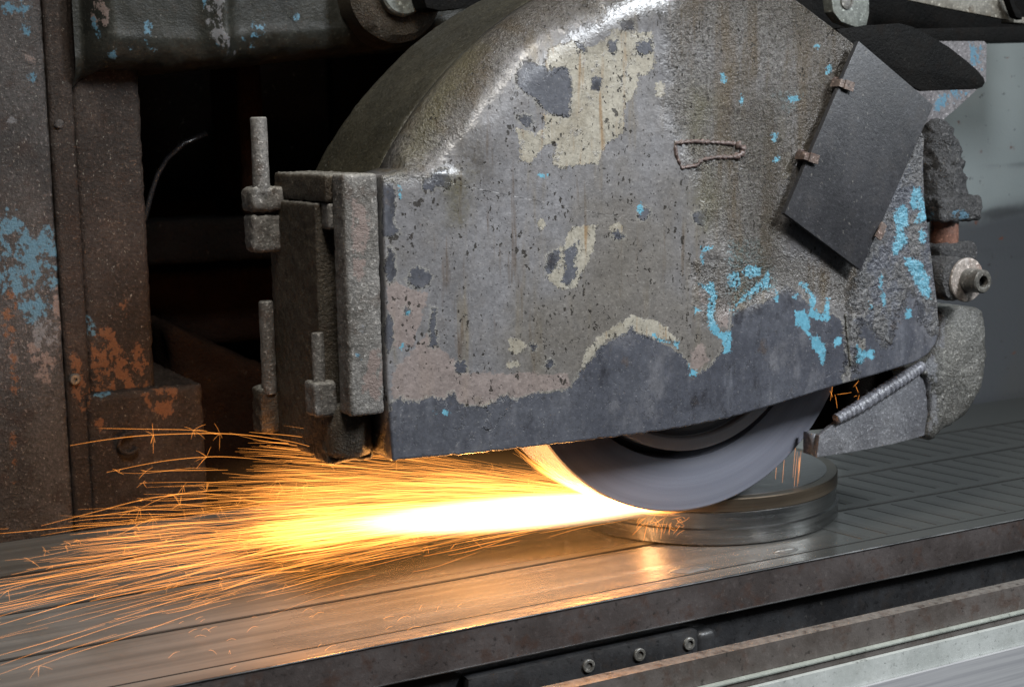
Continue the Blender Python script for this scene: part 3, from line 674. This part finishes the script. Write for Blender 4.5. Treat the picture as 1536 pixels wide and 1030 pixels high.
# hinge on the left edge
HX = -.3795
hb = crust_box('hinge_bar', (-.3785, -.0605, .1430), (-.3490, -.0360, .3365), M['hingeL'], guard, .0022, .003, .0007, 190)
wear(hb, {'pink': [[(530, 300), (560, 330), (545, 380), (528, 370)], [(530, 380), (548, 390), (540, 440), (528, 430)], [(560, 520), (575, 530), (570, 600), (540, 590)]], 'blue': [[(535, 530), (545, 545), (538, 556)]], 'bare': [blob(545, 492, 6)]})
crust_box('hinge_head', (-.3830, -.0355, .3140), (-.3450, .0880, .3360), M['hinge'], guard, .002, .003, .0011, 190)
crust_box('hinge_plate', (-.3860, -.0180, .1080), (-.3560, .0960, .3125), M['hinge'], guard, .002, .003, .0009, 190)
crust_box('hinge_web', (-.3600, -.0355, .1400), (-.3460, -.0185, .3130), M['black'], guard, .001, .006, .0)
crust_box('spacer_block', (-.3815, -.0352, .2920), (-.3610, -.0183, .3130), M['hingeL'], guard, .0015, .003, .0006)
crust_box('lower_bracket', (-.3860, -.0250, .0975), (-.3450, .1300, .1190), M['hinge'], guard, .004, .003, .0018, 150)
crust_box('latch_block', (-.3980, -.0330, .1400), (-.3790, -.0090, .1680), M['hingeL'], guard, .002, .0025, .0009)
lathe('latch_pin', [(.0001, .0), (.0052, .0005), (.0052, .0400), (.0046, .0418), (0, .0422)], (-.3895, -.0215, .166), (0, 0, 1), M['hingeL'], guard, 18, .0004)
def pin_at(px, z0, z1, r, name, mat, x=-.4, amp=.0005):
    p = U(px[0], px[1], 0, x)
    return lathe(name, [(.0001, z0 - p[2]), (r * .9, z0 - p[2] + .0002), (r, z0 - p[2] + .0012)] + [(r, z0 - p[2] + .0012 + (z1 - z0 - .0024) * q) for q in np.linspace(.1, 1, 9)] + [(r * .85, z1 - p[2]), (0.0001, z1 - p[2])], p, (0, 0, 1), mat, guard, 22, amp, 170)
pin_at((392, 280), .318, .3835, .0072, 'hinge_pin', M['hingeL'], amp=.0005)
p = U(389, 300, 0, -.4)
crust_box('hinge_knuckle', (p[0] - .011, p[1] - .013, .3035), (p[0] + .022, p[1] + .016, .3240), M['hingeL'], guard, .004, .0025, .0016, 150)
p = U(391, 352, 0, -.4)
crust_box('hinge_knuckle', (p[0] - .010, p[1] - .010, .2690), (p[0] + .022, p[1] + .014, .3005), M['hingeL'], guard, .003, .0025, .0012, 150)
pin_at((402, 530), .140, .2235, .0066, 'hinge_pin', M['hingeL'], x=-.392, amp=.0005)
p = U(402, 628, 0, -.392)
crust_box('hinge_knuckle', (p[0] - .010, p[1] - .011, .105), (p[0] + .014, p[1] + .013, .1460), M['hinge'], guard, .004, .0025, .0020, 130)
lathe('drain_boss', [(.0001, .0), (.0185, .001), (.020, .005), (.020, .040), (.018, .044)], (-.366, -.020, .1035), (0, 0, 1), M['hinge'], guard, 30, .0012)

# dark cover plate with clips
cov = px_poly([(1286, 62), (1398, 158), (1289, 405), (1175, 320)], GY - .012)
cp = prism('cover_plate', cov, GY - .014, GY - .0085, M['cover'], guard, .0006)
for (cx, cy, an) in ((1262, 126, 0.28), (1209, 235, .28), (1316, 344, 2.2)):
    c0 = U(cx + 6, cy + 1, 1, GY - .016); dx, dz = math.cos(-an), math.sin(-an)
    bm = bmesh.new()
    for (u, v_, w_, su, sv, sw) in ((.004, -.0010, 0, .011, .0016, .0085), (-.004, .006, 0, .006, .013, .0070)):
        r = bmesh.ops.create_cube(bm, size=1)
        for v in r['verts']:
            q = Vector((v.co.x * su + u, v.co.y * sv + v_, v.co.z * sw + w_)); v.co = Vector((c0[0] + q.x * dx - q.z * dz, c0[1] + q.y, c0[2] + q.x * dz + q.z * dx))
    cl = from_bm('clip', bm, M['clip'], cp, False)
    b0 = U(cx - 9, cy - 3, 1, GY - .0002)
    lathe('screw', [(.0048, 0), (.0048, .0035), (.0042, .0042), (.002, .0042), (.0018, .002), (0, .002)], b0, (0, -1, 0), M['weldrust'], cp, 12, .0006)

# ------------------------------------------------------------------ spark deflector below the right end of the guard
defl = empty('spark_deflector', 'spattered grey steel deflector with weld bead below the right end of the guard', 'deflector', (.27, -.02, .045))
DY = -.030
fp = prism('deflector_plate', px_poly([(1225, 686), (1229, 653), (1257, 631), (1300, 605), (1345, 577), (1378, 556), (1390, 566), (1394, 610), (1388, 653), (1340, 666), (1290, 676)], DY), DY, DY + .006, M['deflector'], defl, .0014)
# curved outer skirt
prof = [(1376, 556), (1393, 535), (1404, 507), (1408, 462), (1440, 459), (1472, 461), (1477, 500), (1478, 548), (1470, 585), (1453, 614), (1432, 634), (1408, 648), (1396, 662), (1386, 655), (1392, 610), (1386, 570)]
pp = px_poly(prof, DY)
bm = bmesh.new(); rings = []; cxz = np.mean(np.array(pp), 0)
P0 = []
for i in range(len(pp)):
    a = np.array(pp[i]); b = np.array(pp[(i + 1) % len(pp)])
    for q in np.linspace(0, 1, 8, endpoint=False): P0.append(a + (b - a) * q)
P0 = np.array(P0)
for it in range(3): P0 = (np.roll(P0, 1, 0) + 2 * P0 + np.roll(P0, -1, 0)) / 4
V = []; F = []; nn = len(P0); cx_ = P0.mean(0)
lv = [(0.0, -.006), (.25, -.006), (.5, -.0055), (.72, -.005), (.88, -.004), (.97, -.0015), (1.0, .004), (1.0, .020), (1.0, .045)]
for q, dy in lv:
    for i in range(nn):
        xz = cx_ + (P0[i] - cx_) * max(q, .001); pt = (xz[0], DY + dy, xz[1])
        d = fbm(pt, 120, 3) * .0016 + abs(fbm(pt, 45, 2)) * .002
        V.append((xz[0] + (.0012 * fbm(pt, 150, 3) if q > .9 else 0), DY + dy - d * (1 if dy < 0.01 else 0), xz[1] + (.0012 * fbm((pt[2], pt[0], 1), 150, 3) if q > .9 else 0)))
for j in range(len(lv) - 1):
    for i in range(nn): F.append((j * nn + i, j * nn + (i + 1) % nn, (j + 1) * nn + (i + 1) % nn, (j + 1) * nn + i))
sk = from_np('deflector_skirt', V, F, M['deflectorside'], defl)
wear(sk, {'bare': [[(1380, 560), (1405, 520), (1405, 640), (1390, 650)], [(1405, 470), (1420, 470), (1415, 520), (1405, 520)]], 'pink': []})
# weld bead: overlapping ripples
pts = [U(a, b, 1, DY - .001) for a, b in ((1254, 629), (1285, 612), (1330, 583), (1360, 564), (1384, 548))]
out = []; rad = []
for i in range(90):
    q = i / 89 * (len(pts) - 1); k = min(int(q), len(pts) - 2); out.append(pts[k] + (pts[k + 1] - pts[k]) * (q - k)); rad.append(.0072 * (1 + .08 * math.sin(i * 1.4)) * (.75 + .25 * math.sin(i / 89 * 3.0)))
tube('weld_bead', out, rad, M['weld'], defl, 12, .0004)
crust_box('return_flange', (.1290, DY + .006, .0420), (.1340, DY + .022, .0640), M['deflector'], defl, .001, .01, .0004)
pv = U(1452, 420, 1, -.060)
lathe('pivot_boss', [(.0001, -.002), (.021, .0), (.0225, .004), (.0225, .030), (.020, .045)], pv + np.array([-.010, .004, .001]), (0, 1, 0), M['mud'], defl, 36, .0022, 120)
lathe('washer', [(.0001, -.0004), (.0040, -.0004), (.0215, .0), (.0225, .0008), (.0225, .0032), (.0215, .0038)], pv, (0, 1, 0), M['bolt'], defl, 40, .0003)
bo = lathe('bolt', [(.0001, -.0125), (.0058, -.0125), (.0060, -.0208), (.0075, -.0214), (.0105, -.0210), (.0118, -.0196), (.0120, 0)], pv, (0, 1, 0), M['boltdark'], defl, 36, .0002)
lathe('socket', [(0, -.0128), (.0056, -.0128), (.0057, -.0150)], pv, (0, 1, 0), M['black'], bo, 6)

# ------------------------------------------------------------------ coolant pipe caked in sludge
pipe = empty('coolant_pipe', 'coolant pipe caked in grey sludge beside the right edge of the guard', 'pipe', tuple(U(1418, 385, 1, .0)))
c = U(1405, 255, 1, .01)
tq = np.linspace(0, 5, 40)
tube('caked_sleeve', [c + np.array([np.interp(q, range(6), (-.006, -.003, 0, .002, .004, .006)), 0, np.interp(q, range(6), (.052, .040, .020, 0, -.03, -.05))]) for q in tq], [float(np.interp(q, range(6), (.006, .018, .0235, .0255, .027, .024))) for q in tq], M['mud'], pipe, 56, .0048, 130)
f0 = U(1424, 313, 1, .0)
fl = crust_box('flange', (f0[0] - .034, f0[1] - .022, f0[2] - .012), (f0[0] + .027, f0[1] + .020, f0[2] + .013), M['mud'], pipe, .004, .003, .0028, 110)
wear(fl, {'blue': [blob(1440, 322, 16, 5), blob(1400, 325, 8, 4)]})
lathe('neck', [(.0150, -.034), (.0150, -.012), (.0150, .012), (.0135, .030)], U(1416, 345, 1, .0), (0, 0, 1), M['rustpipe'], pipe, 26, .0004)
k0 = U(1424, 377, 1, .0)
crust_box('collar', (k0[0] - .030, k0[1] - .020, k0[2] - .020), (k0[0] + .022, k0[1] + .020, k0[2] + .010), M['mud'], pipe, .006, .003, .0020, 120)

# ------------------------------------------------------------------ upper right: flap, bracket, machine underside
fl = tag(prism('black_flap', px_poly([(1255, 44), (1304, 38), (1349, 35), (1369, 40), (1392, 52), (1423, 70), (1450, 91), (1466, 105), (1476, 117), (1478, 124), (1474, 131), (1466, 134), (1430, 135), (1384, 137), (1343, 120), (1285, 90)], .03), .03, .036, M['black'], None, .0012),
         'black oily tongue shaped steel flap jutting out past the cover plate', 'flap')
br = prism('blue_bracket', px_poly([(1350, 62), (1476, 62), (1480, 66), (1479, 122), (1440, 158), (1396, 196), (1370, 170)], .10), .10, .108, M['bracketblue'], None, .0, 14)
wear(br, {'blue': [[(1455, 64), (1476, 64), (1474, 108), (1466, 100), (1458, 95)], [(1400, 160), (1410, 142), (1440, 136), (1456, 136), (1432, 154), (1408, 166)]]})
tag(br, 'grey metal bracket with chipped bright blue paint behind the black flap', 'bracket')
frame = empty('upper_machinery', 'dark oily machine framework above the guard with pale metal strip', 'machinery', (.6, .25, .46))
def px_box(name, px, y0, y1, mat, par): return prism(name, px_poly(px, y0), y0, y1, mat, par, .001)
px_box('cross_beam', [(1200, 42), (1390, 43), (1600, 38), (1600, 60), (1480, 63), (1380, 66), (1200, 66)], .14, .20, M['black'], frame)
px_box('upper_panel', [(1150, -120), (1700, -120), (1700, 46), (1150, 46)], .21, .22, M['black'], frame)
M['oldsteel'] = grime('oil_stained_pale_steel', (.15, .135, .11), (.24, .225, .19), (.09, .055, .025), .6, .0003, 200, .4, .5, 0, mid_b=.05)
px_box('pale_strip', [(1366, 1), (1375, -26), (1520, 4), (1516, 31), (1470, 22), (1412, 11)], .15, .156, M['oldsteel'], frame)
lg = px_box('lug', [(1242, -40), (1303, -40), (1304, 20), (1300, 38), (1284, 41), (1262, 33), (1250, 18)], .12, .135, M['bossgrey'], frame)
lathe('lug_hole', [(.0085, 0), (.0085, .0016), (.006, .0020), (.0052, .0008), (0, .0008)], U(1270, 2, 1, .1198), (0, -1, 0), M['boltdark'], frame, 24)
px_box('hose_clamp', [(1512, -6), (1518, -6), (1524, 10), (1532, 18), (1534, 30), (1524, 26), (1519, 14)], .135, .145, M['black'], frame)
px_box('rusty_fitting', [(1522, 26), (1545, 26), (1545, 36), (1520, 34)], .150, .17, M['oldsteel'], frame)

# ------------------------------------------------------------------ machine column on the left
column = empty('machine_column', 'dirty machine column with flaking blue paint and orange rust behind the table', 'machine column', (-.5, .5, -.3))
pil = crust_box('outer_pillar', (-.90, .4460, -.32), (-.4985, .70, .75), M['column'], column, .003, .0065, .0011, 110)
wear(pil, {'blue': [zm([(-20, 60), (15, 75), (30, 45), (60, 70), (70, 110), (95, 160), (130, 110), (165, 130), (180, 250), (150, 290), (140, 360), (110, 400), (75, 380), (50, 330), (30, 260), (0, 320), (-20, 320)], 0, 280, .534), blob(38, 42, 8, 12), blob(35, 8, 12, 10), blob(47, 115, 5, 15), zm([(5, 0), (75, 0), (70, 45), (20, 50)], 0, 0, .388)],
            'pink': [blob(40, 88, 14, 6), zm([(140, 290), (180, 270), (190, 400), (170, 420)], 0, 280, .534), blob(62, 560, 14, 7), blob(40, 528, 30, 18), blob(75, 540, 8, 40)],
            'orange': [zm([(5, 310), (35, 300), (40, 400), (30, 470), (10, 400)], 0, 280, .534), blob(22, 560, 7, 40), blob(20, 700, 4, 60), blob(104, 570, 5, 60), blob(18, 450, 8, 20)],
            'bare': [blob(25, 100, 5), blob(70, 500, 20, 25), blob(18, 180, 6)]})
pil2 = crust_box('column_ridge', (-.4983, .4420, -.32), (-.4730, .69, .75), M['columnin'], column, .003, .005, .0009, 110)
wear(pil2, {'orange': [[(106, 520), (122, 545), (124, 580), (112, 590)], [(112, 585), (140, 580), (138, 612), (116, 620)]], 'pink': [blob(87, 85, 4, 8)], 'bare': []})
inn_ = crust_box('inner_cheek', (-.4728, .4500, -.32), (-.4010, .70, .75), M['columnin'], column, .006, .0055, .0014, 110)
wear(inn_, {'orange': [[(132, 560), (140, 510), (150, 490), (170, 480), (178, 520), (200, 540), (205, 510), (222, 540), (224, 585), (180, 585), (140, 588)], blob(186, 460, 3, 14), blob(180, 480, 3, 9)], 'blue': [blob(139, 490, 6, 14), blob(131, 478, 3, 5)]})
cb = crust_box('column_foot', (-.4790, .4380, -.32), (-.3520, .70, .0965), M['columnin'], column, .004, .005, .0018, 110)
wear(cb, {'orange': [[(212, 592), (235, 582), (265, 582), (262, 612), (248, 632), (238, 618), (222, 610)], [(143, 628), (154, 626), (150, 655), (140, 660)], [(112, 592), (136, 592), (130, 615), (113, 622)]], 'pink': [], 'blue': [blob(155, 592, 14, 4)]})
e0 = U(192, 664, 1, .436)
tube('lifting_eye', [e0 + np.array([.011 * math.cos(a), -.004, .011 * math.sin(a)]) for a in np.linspace(R(60), R(330), 16)], .0024, M['columnin'], column, 8)
b0 = U(112, 568, 1, .4415)
lathe('screw', [(.0062, 0), (.0062, .003), (.005, .0045), (.002, .0045), (.0016, .002), (0, .002)], b0, (0, -1, 0), M['boltdark'], column, 16, .0005)
b0 = U(88, 186, 1, .4415)
lathe('screw', [(.0050, 0), (.0050, .002), (.0035, .0035), (0, .0037)], b0, (0, -1, 0), M['column'], column, 16, .0006)

# dark interior behind the opening
inter = empty('machine_interior', 'dark rusty casting interior seen through the opening behind the guard', 'machine interior', (-.1, .8, -.3))
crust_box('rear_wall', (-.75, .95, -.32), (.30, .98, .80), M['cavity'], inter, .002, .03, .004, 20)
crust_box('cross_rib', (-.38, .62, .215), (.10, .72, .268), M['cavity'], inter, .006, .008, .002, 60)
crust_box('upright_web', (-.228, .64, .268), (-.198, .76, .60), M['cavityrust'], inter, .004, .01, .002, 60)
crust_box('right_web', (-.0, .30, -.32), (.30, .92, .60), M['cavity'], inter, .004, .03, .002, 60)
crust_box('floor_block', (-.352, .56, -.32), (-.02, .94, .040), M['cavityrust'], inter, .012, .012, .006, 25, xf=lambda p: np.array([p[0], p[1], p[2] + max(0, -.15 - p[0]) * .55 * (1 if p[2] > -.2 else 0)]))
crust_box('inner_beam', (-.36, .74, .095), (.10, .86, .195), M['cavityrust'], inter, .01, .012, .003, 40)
M['cable'] = grime('glossy_black_cable', (.012, .012, .013), (.02, .02, .022), (.01, .01, .01), .1, .0005, 200, .25, .6, 0, fleck=.1)
tube('hose', [U(a, b, 1, .58) for a, b in ((209, 350), (218, 325), (226, 292), (236, 262), (250, 238), (275, 215), (310, 200))], .0034, M['cable'], inter, 10, .0012)

# ------------------------------------------------------------------ spindle head above
head = empty('spindle_head', 'oily green grey spindle head casting with chipped blue paint above the opening', 'spindle head', (-.2, .5, .45))
V = []; F = []; sec = []
for a in np.linspace(0, 1, 26): sec.append((.395 + .001, .75 - a * (.75 - .475)))
for a in np.linspace(0, math.pi / 2, 14)[1:]: sec.append((.395 + .035 * (1 - math.cos(a)), .475 - .035 * math.sin(a)))
for a in np.linspace(.43, .60, 10)[1:]: sec.append((a, .4398))
xs = np.linspace(-.4720, .02, 190)
for x in xs:
    dz = .028 * max(0, (x + .36) / .3) ** 1.0 if x > -.36 else 0
    rib = math.exp(-((x + .325) / .010) ** 2) * .010 + (.010 if x > -.330 else 0) * 0
    ledge = .006 / (1 + math.exp(-(x + .345) / .003))
    cove = .06 * max(0, (-.435 - x) / .04) ** 2
    for (y, z) in sec:
        w_ = 1 if z > .4399 else 0
        p = Vector((x, y, z)); d = fbm(p, 60, 3) * .0010
        V.append((x, y - (rib + ledge) * w_ + d + min(cove, .03) * w_, z + dz * min(1, max(0, (.60 - z) / .15)) + d - cove * .4 * (z < .5)))
ns = len(sec)
for i in range(len(xs) - 1):
    for j in range(ns - 1): F.append((i * ns + j, i * ns + j + 1, (i + 1) * ns + j + 1, (i + 1) * ns + j))
hd = from_np('head_casting', V, F, M['beam'], head)
zB = lambda pts: zm(pts, 60, 0, .4557)
wear(hd, {'bare': [zB([(555, -20), (600, -20), (600, 90), (630, 160), (655, 185), (610, 175), (570, 120), (550, 60)])],
          'blue': [zB([(172, 60), (195, 55), (192, 125), (180, 120)]), zB([(345, 75), (365, 70), (360, 120), (345, 115)]), zB([(680, 75), (735, 65), (735, 115), (700, 125)]), zB([(835, 45), (855, 50), (850, 68), (838, 62)]), zB([(935, 60), (960, 55), (955, 82), (940, 80)]), zB([(580, 145), (610, 160), (620, 175), (590, 165)]), zB([(230, 175), (250, 170), (248, 190), (232, 190)]), zB([(280, 155), (310, 145), (305, 160)]), zB([(100, 255), (112, 250), (112, 275)]), zB([(660, 120), (680, 145), (700, 160), (670, 150)]), zB([(345, 130), (365, 155), (395, 170), (365, 165)]), blob(306, 6, 5, 5), blob(521, 20, 3, 14)], 'pink': [blob(148, 20, 12, 26)]})
bc = U(600, -12, 1, .345)
lathe('boss_ring', [(.0001, .0), (.033, .0), (.046, .003), (.054, .012), (.056, .06)], bc + np.array([0, 0, 0]), (0, 1, 0), M['hinge'], head, 48, .0012)
lathe('boss_cap', [(0, -.012), (.024, -.012), (.0262, -.0095), (.0265, .002)], bc, (0, 1, 0), M['bossgrey'], head, 40, .0003)
px_box('cable_plate', [(628, -30), (760, -30), (735, 2), (700, 12), (660, 16), (640, 12)], .30, .33, M['black'], head)

# ------------------------------------------------------------------ sparks
def emis(name):
    g = G(name); h = g.attr('heat')
    r = g.n('ShaderNodeValToRGB'); g.set(r.inputs[0], h); e = r.color_ramp.elements
    e[0].position = 0; e[0].color = (1, .34, .06, 1); e[1].position = 1; e[1].color = (1, .68, .40, 1)
    for p_, c_ in ((.3, (1, .42, .13, 1)), (.6, (1, .52, .22, 1))): x = e.new(p_); x.color = c_
    em = g.n('ShaderNodeEmission'); g.set(em.inputs[0], r.outputs[0]); g.set(em.inputs[1], g.math('MULTIPLY_ADD', g.math('POWER', h, 2.0), 1.15, .50))
    tr = g.n('ShaderNodeBsdfTransparent'); ad = g.n('ShaderNodeAddShader'); g.nt.links.new(em.outputs[0], ad.inputs[0]); g.nt.links.new(tr.outputs[0], ad.inputs[1])
    g.nt.links.new(ad.outputs[0], g.out.inputs[0]); g.mat.cycles.emission_sampling = 'NONE'; return g.mat
M['spark'] = emis('glowing_spark')
SV = []; SF = []; SH = []
def streak(pts, rad, h0, h1, taper=True):
    n = len(pts); pts = np.array(pts); b0 = len(SV)
    for i in range(n):
        d = pts[min(i + 1, n - 1)] - pts[max(i - 1, 0)]; d = d / (np.linalg.norm(d) + 1e-12)
        t_ = np.cross(d, (.1, .35, .93)); t_ /= np.linalg.norm(t_) + 1e-12; b = np.cross(d, t_)
        q = i / (n - 1); rr = rad * (.35 + .65 * math.sin(math.pi * min(.97, max(.03, q))) if taper else 1)
        for k in range(3):
            a = 2 * math.pi * k / 3; SV.append(pts[i] + (t_ * math.cos(a) + b * math.sin(a)) * rr); SH.append(h0 + (h1 - h0) * q)
    for i in range(n - 1):
        for k in range(3): SF.append((b0 + i * 3 + k, b0 + i * 3 + (k + 1) % 3, b0 + (i + 1) * 3 + (k + 1) % 3, b0 + (i + 1) * 3 + k))
def burst(p, d, nb, L, h):
    for _ in range(nb):
        v = np.array([random.gauss(0, 1) for _ in range(3)]); v = v / np.linalg.norm(v) + d * .3; v /= np.linalg.norm(v)
        l = L * random.uniform(.4, 1.2); bend = np.array([0, 0, -.2 * l]); 
        streak([p + v * l * q + bend * q * q for q in (0, .35, .7, 1)], random.uniform(.00011, .00019), h, h * .4)
def path(o, el, az, g_, s_):
    d = np.array([-math.cos(el) * math.cos(az), math.cos(el) * math.sin(az), math.sin(el)])
    p = o + d * s_ + np.array([0, 0, -g_ * s_ * s_]); return p
def spray(N, el_m, el_s, az_m, az_s, s0, s1, l0, l1, g0, g1, rad, hot, cool, pb=.0, oz=(0, .006), skew=1.0):
    for _ in range(N):
        o = np.array([-.012 + random.uniform(-.01, .012), random.uniform(.002, .078), random.uniform(*oz)])
        el = R(random.gauss(el_m, el_s)); az = R(random.gauss(az_m, az_s)); g_ = random.uniform(g0, g1)
        a = s0 + (s1 - s0) * random.random() ** skew; L = random.uniform(l0, l1); b = min(a + L, s1 * 1.15)
        n = 8; ss = np.linspace(a, b, n); pts = []
        ok = True
        vz = 0; bounced = False
        wob = np.array([random.gauss(0, 1), random.gauss(0, 1), random.gauss(0, 1)]) * .0010
        for s_ in ss:
            p = path(o, el, az, g_, s_) + wob * math.sin(s_ * 60)
            if p[2] < TZ + .004: p[2] = 2 * (TZ + .004) - p[2] if p[2] > TZ - .02 else TZ + .004 + random.uniform(0, .004)
            if p[0] > -.346 and p[1] > -.07 and p[2] > .094: ok = False
            pts.append(p)
        if not ok: continue
        h0 = hot + (cool - hot) * min(1, a / .8); h1 = hot + (cool - hot) * min(1, b / .75)
        streak(pts, rad * math.exp(random.gauss(-.1, .38)), h0 * random.uniform(.6, 1.1), h1 * random.uniform(.45, 1.0))
        if random.random() < pb:
            d = pts[-1] - pts[-2]; d = d / np.linalg.norm(d); burst(pts[-1], d, random.randint(2, 5), random.uniform(.003, .011), h1)
# dense jet from the contact line
spray(1150, 4.2, 1.0, .2, 1.8, .0, .36, .05, .20, .02, .05, .00030, 1.0, .92, 0, skew=1.7)
# main plume
spray(650, 5.4, 1.8, 0, 3.0, .06, .50, .04, .14, .03, .10, .00019, 1.0, .75, .03, skew=1.3)
# upper fan striking the underside of the guard
spray(1900, 11.0, 3.4, 1.0, 4, .03, .38, .03, .11, .04, .25, .00016, .75, .5, .03)
# low skirt skimming the table toward the front
spray(420, 2.6, 1.5, -1.0, 2.2, .08, .44, .03, .09, .03, .10, .00016, .9, .62, .08)
# long stragglers to the left
spray(80, 4.6, 1.6, -.6, 2.8, .28, .56, .05, .16, .03, .20, .00021, 1.0, .75, .22)
spray(18, 4.6, 1.2, -1.5, 2.6, .42, .68, .08, .20, .05, .20, .00021, 1.0, .7, .3)
spray(36, 10.5, 1.7, 2, 4, .30, .46, .05, .13, .10, .18, .00019, .85, .6, .6)
def px_streak(px, y0, y1, rad, h0, h1, bursts=()):
    P = [U(a, b, 1, y0 + (y1 - y0) * i / (len(px) - 1)) for i, (a, b) in enumerate(px)]
    # resample smoothly
    out = []
    n = len(P)
    for i in range(n - 1):
        p0 = P[max(i - 1, 0)]; p1 = P[i]; p2 = P[i + 1]; p3 = P[min(i + 2, n - 1)]
        for q in np.linspace(0, 1, 8, endpoint=False):
            out.append(.5 * ((2 * p1) + (-p0 + p2) * q + (2 * p0 - 5 * p1 + 4 * p2 - p3) * q * q + (-p0 + 3 * p1 - 3 * p2 + p3) * q ** 3))
    out.append(P[-1]); streak(out, rad, h0, h1)
    for i in bursts: burst(P[i], np.array([-1., 0, 0]), 6, .011, .6)
px_streak([(520, 690), (460, 668), (400, 656), (330, 650), (230, 652), (160, 659), (105, 668)], .02, -.01, .00034, .72, .45, (3, 4))
px_streak([(330, 652), (290, 645), (200, 643), (150, 642)], .01, 0, .00022, .5, .35, (1,))
px_streak([(420, 692), (360, 686), (310, 685), (240, 692), (160, 708)], .01, -.01, .00030, .65, .35, (2,))
px_streak([(480, 740), (390, 733), (310, 736), (220, 748), (140, 768), (62, 788)], .0, -.03, .00030, .7, .3, (2,))
px_streak([(420, 760), (330, 742), (260, 742), (210, 762)], .0, -.02, .00026, .7, .4, (2, 3))
px_streak([(400, 752), (330, 760), (270, 756), (230, 758)], .0, -.02, .00026, .7, .4, (2, 1))
px_streak([(300, 780), (230, 778), (180, 800), (145, 805)], .0, -.02, .00026, .7, .4, (1,))
for _ in range(9):
    x0 = random.uniform(180, 420); y0 = random.uniform(800, 850) ; L = random.uniform(120, 250); sl_ = random.uniform(.12, .3)
    px_streak([(x0, y0), (x0 - L * .5, y0 + L * .5 * sl_ * .8), (x0 - L, y0 + L * sl_)], -.0, -.03, .00027, .85, .45)
# sparks carried round the rim of the wheel
for _ in range(900):
    a0 = R(-90 - random.uniform(2, 30)); a1 = a0 - R(random.uniform(6, 22)); rr = .2005 + random.uniform(0, .004) ; y = random.uniform(.001, .079)
    a1 = max(a1, R(-90 - 58))
    n = 6; streak([np.array([(rr + .010 * (i / (n - 1)) ** 2 * random.random()) * math.cos(a0 + (a1 - a0) * i / (n - 1)), y, .2 + rr * math.sin(a0 + (a1 - a0) * i / (n - 1))]) for i in range(n)], .00022, .62, .34)
# tangle of short sparks at the front of the contact
for _ in range(40):
    p = U(random.uniform(962, 1030), random.uniform(772, 792), 1, -.006) ; p[1] = random.uniform(-.014, .002)
    d = np.array([random.gauss(-.4, 1), random.gauss(0, .3), -abs(random.gauss(.1, .6))]); d /= np.linalg.norm(d); L = random.uniform(.004, .016); c_ = np.array([random.gauss(0, .3), 0, random.gauss(0, .5)])
    streak([p + d * L * q + c_ * L * q * q for q in np.linspace(0, 1, 6)], .00019, .62, .3)
# sparks dropping behind the wheel on its right side
for _ in range(9):
    p = U(random.uniform(1165, 1210), random.uniform(655, 690), 1, .02); L = random.uniform(.01, .04)
    streak([p + np.array([-.12 * L * q, 0, -L * q - .2 * L * q * q]) for q in np.linspace(0, 1, 5)], .00022, .5, .25)
for _ in range(13):
    p = U(random.uniform(1235, 1340), random.uniform(565, 605), 1, -.002); d = np.array([random.gauss(0, .5), random.gauss(0, .2), random.gauss(0, 1)]); d /= np.linalg.norm(d); L = random.uniform(.004, .016); c_ = np.array([random.gauss(0, .25), 0, random.gauss(-.2, .2)])
    streak([p + d * L * q + c_ * L * q * q for q in np.linspace(0, 1, 6)], .00024, .55, .25)
# few landed on the table
for _ in range(46):
    p = U(random.uniform(250, 720), random.uniform(880, 1000), 2, TZ + .002)
    if p[1] < -.055: continue
    d = np.array([random.gauss(-1, .5), random.gauss(0, .5), random.uniform(0, .7)]); d /= np.linalg.norm(d); L = random.uniform(.004, .02)
    streak([p + d * L * q + np.array([0, 0, -.6 * L * q * q]) for q in np.linspace(0, 1, 5)], .0002, .35, .15)
sp = from_np('sparks', SV, SF, M['spark'], None, False)
at = sp.data.attributes.new('heat', 'FLOAT', 'POINT'); at.data.foreach_set('value', np.clip(np.array(SH), 0, 1).astype(np.float32))
sp['kind'] = 'stuff'; tag(sp, 'spray of glowing orange grinding sparks thrown from under the wheel', 'sparks')

# incandescent core of the jet: glowing gas and dust
def glow(name, c, d, half, color, strength, power, label):
    me = bpy.data.meshes.new(name); bm = bmesh.new(); bmesh.ops.create_uvsphere(bm, u_segments=24, v_segments=14, radius=1); bm.to_mesh(me); bm.free()
    g = G(name); ln = g.n('ShaderNodeVectorMath', operation='LENGTH'); g.set(ln.inputs[0], g.tc)
    f = g.math('POWER', g.math('SUBTRACT', 1.0, ln.outputs['Value'], clamp=True), power)
    em = g.n('ShaderNodeEmission'); em.inputs[0].default_value = (*color, 1); g.set(em.inputs[1], g.math('MULTIPLY', f, strength)); g.nt.links.new(em.outputs[0], g.out.inputs['Volume'])
    me.materials.append(g.mat); g.mat.cycles.emission_sampling = 'NONE'
    o = bpy.data.objects.new(name, me); col.objects.link(o); o.location = c; o.scale = half
    o.rotation_euler = Vector(d).to_track_quat('X', 'Z').to_euler(); o['kind'] = 'stuff'; tag(o, label, 'glow'); return o
glow('spark_glow', (-.175, .03, .0150), (1, 0, -.072), (.20, .034, .017), (1.0, .66, .38), 360, 1.4, 'white hot core of the spark jet')
glow('spark_glow', (-.225, .02, .040), (1, 0, -.14), (.29, .070, .056), (1.0, .47, .15), 4.2, 1.3, 'soft orange glow around the spark jet')
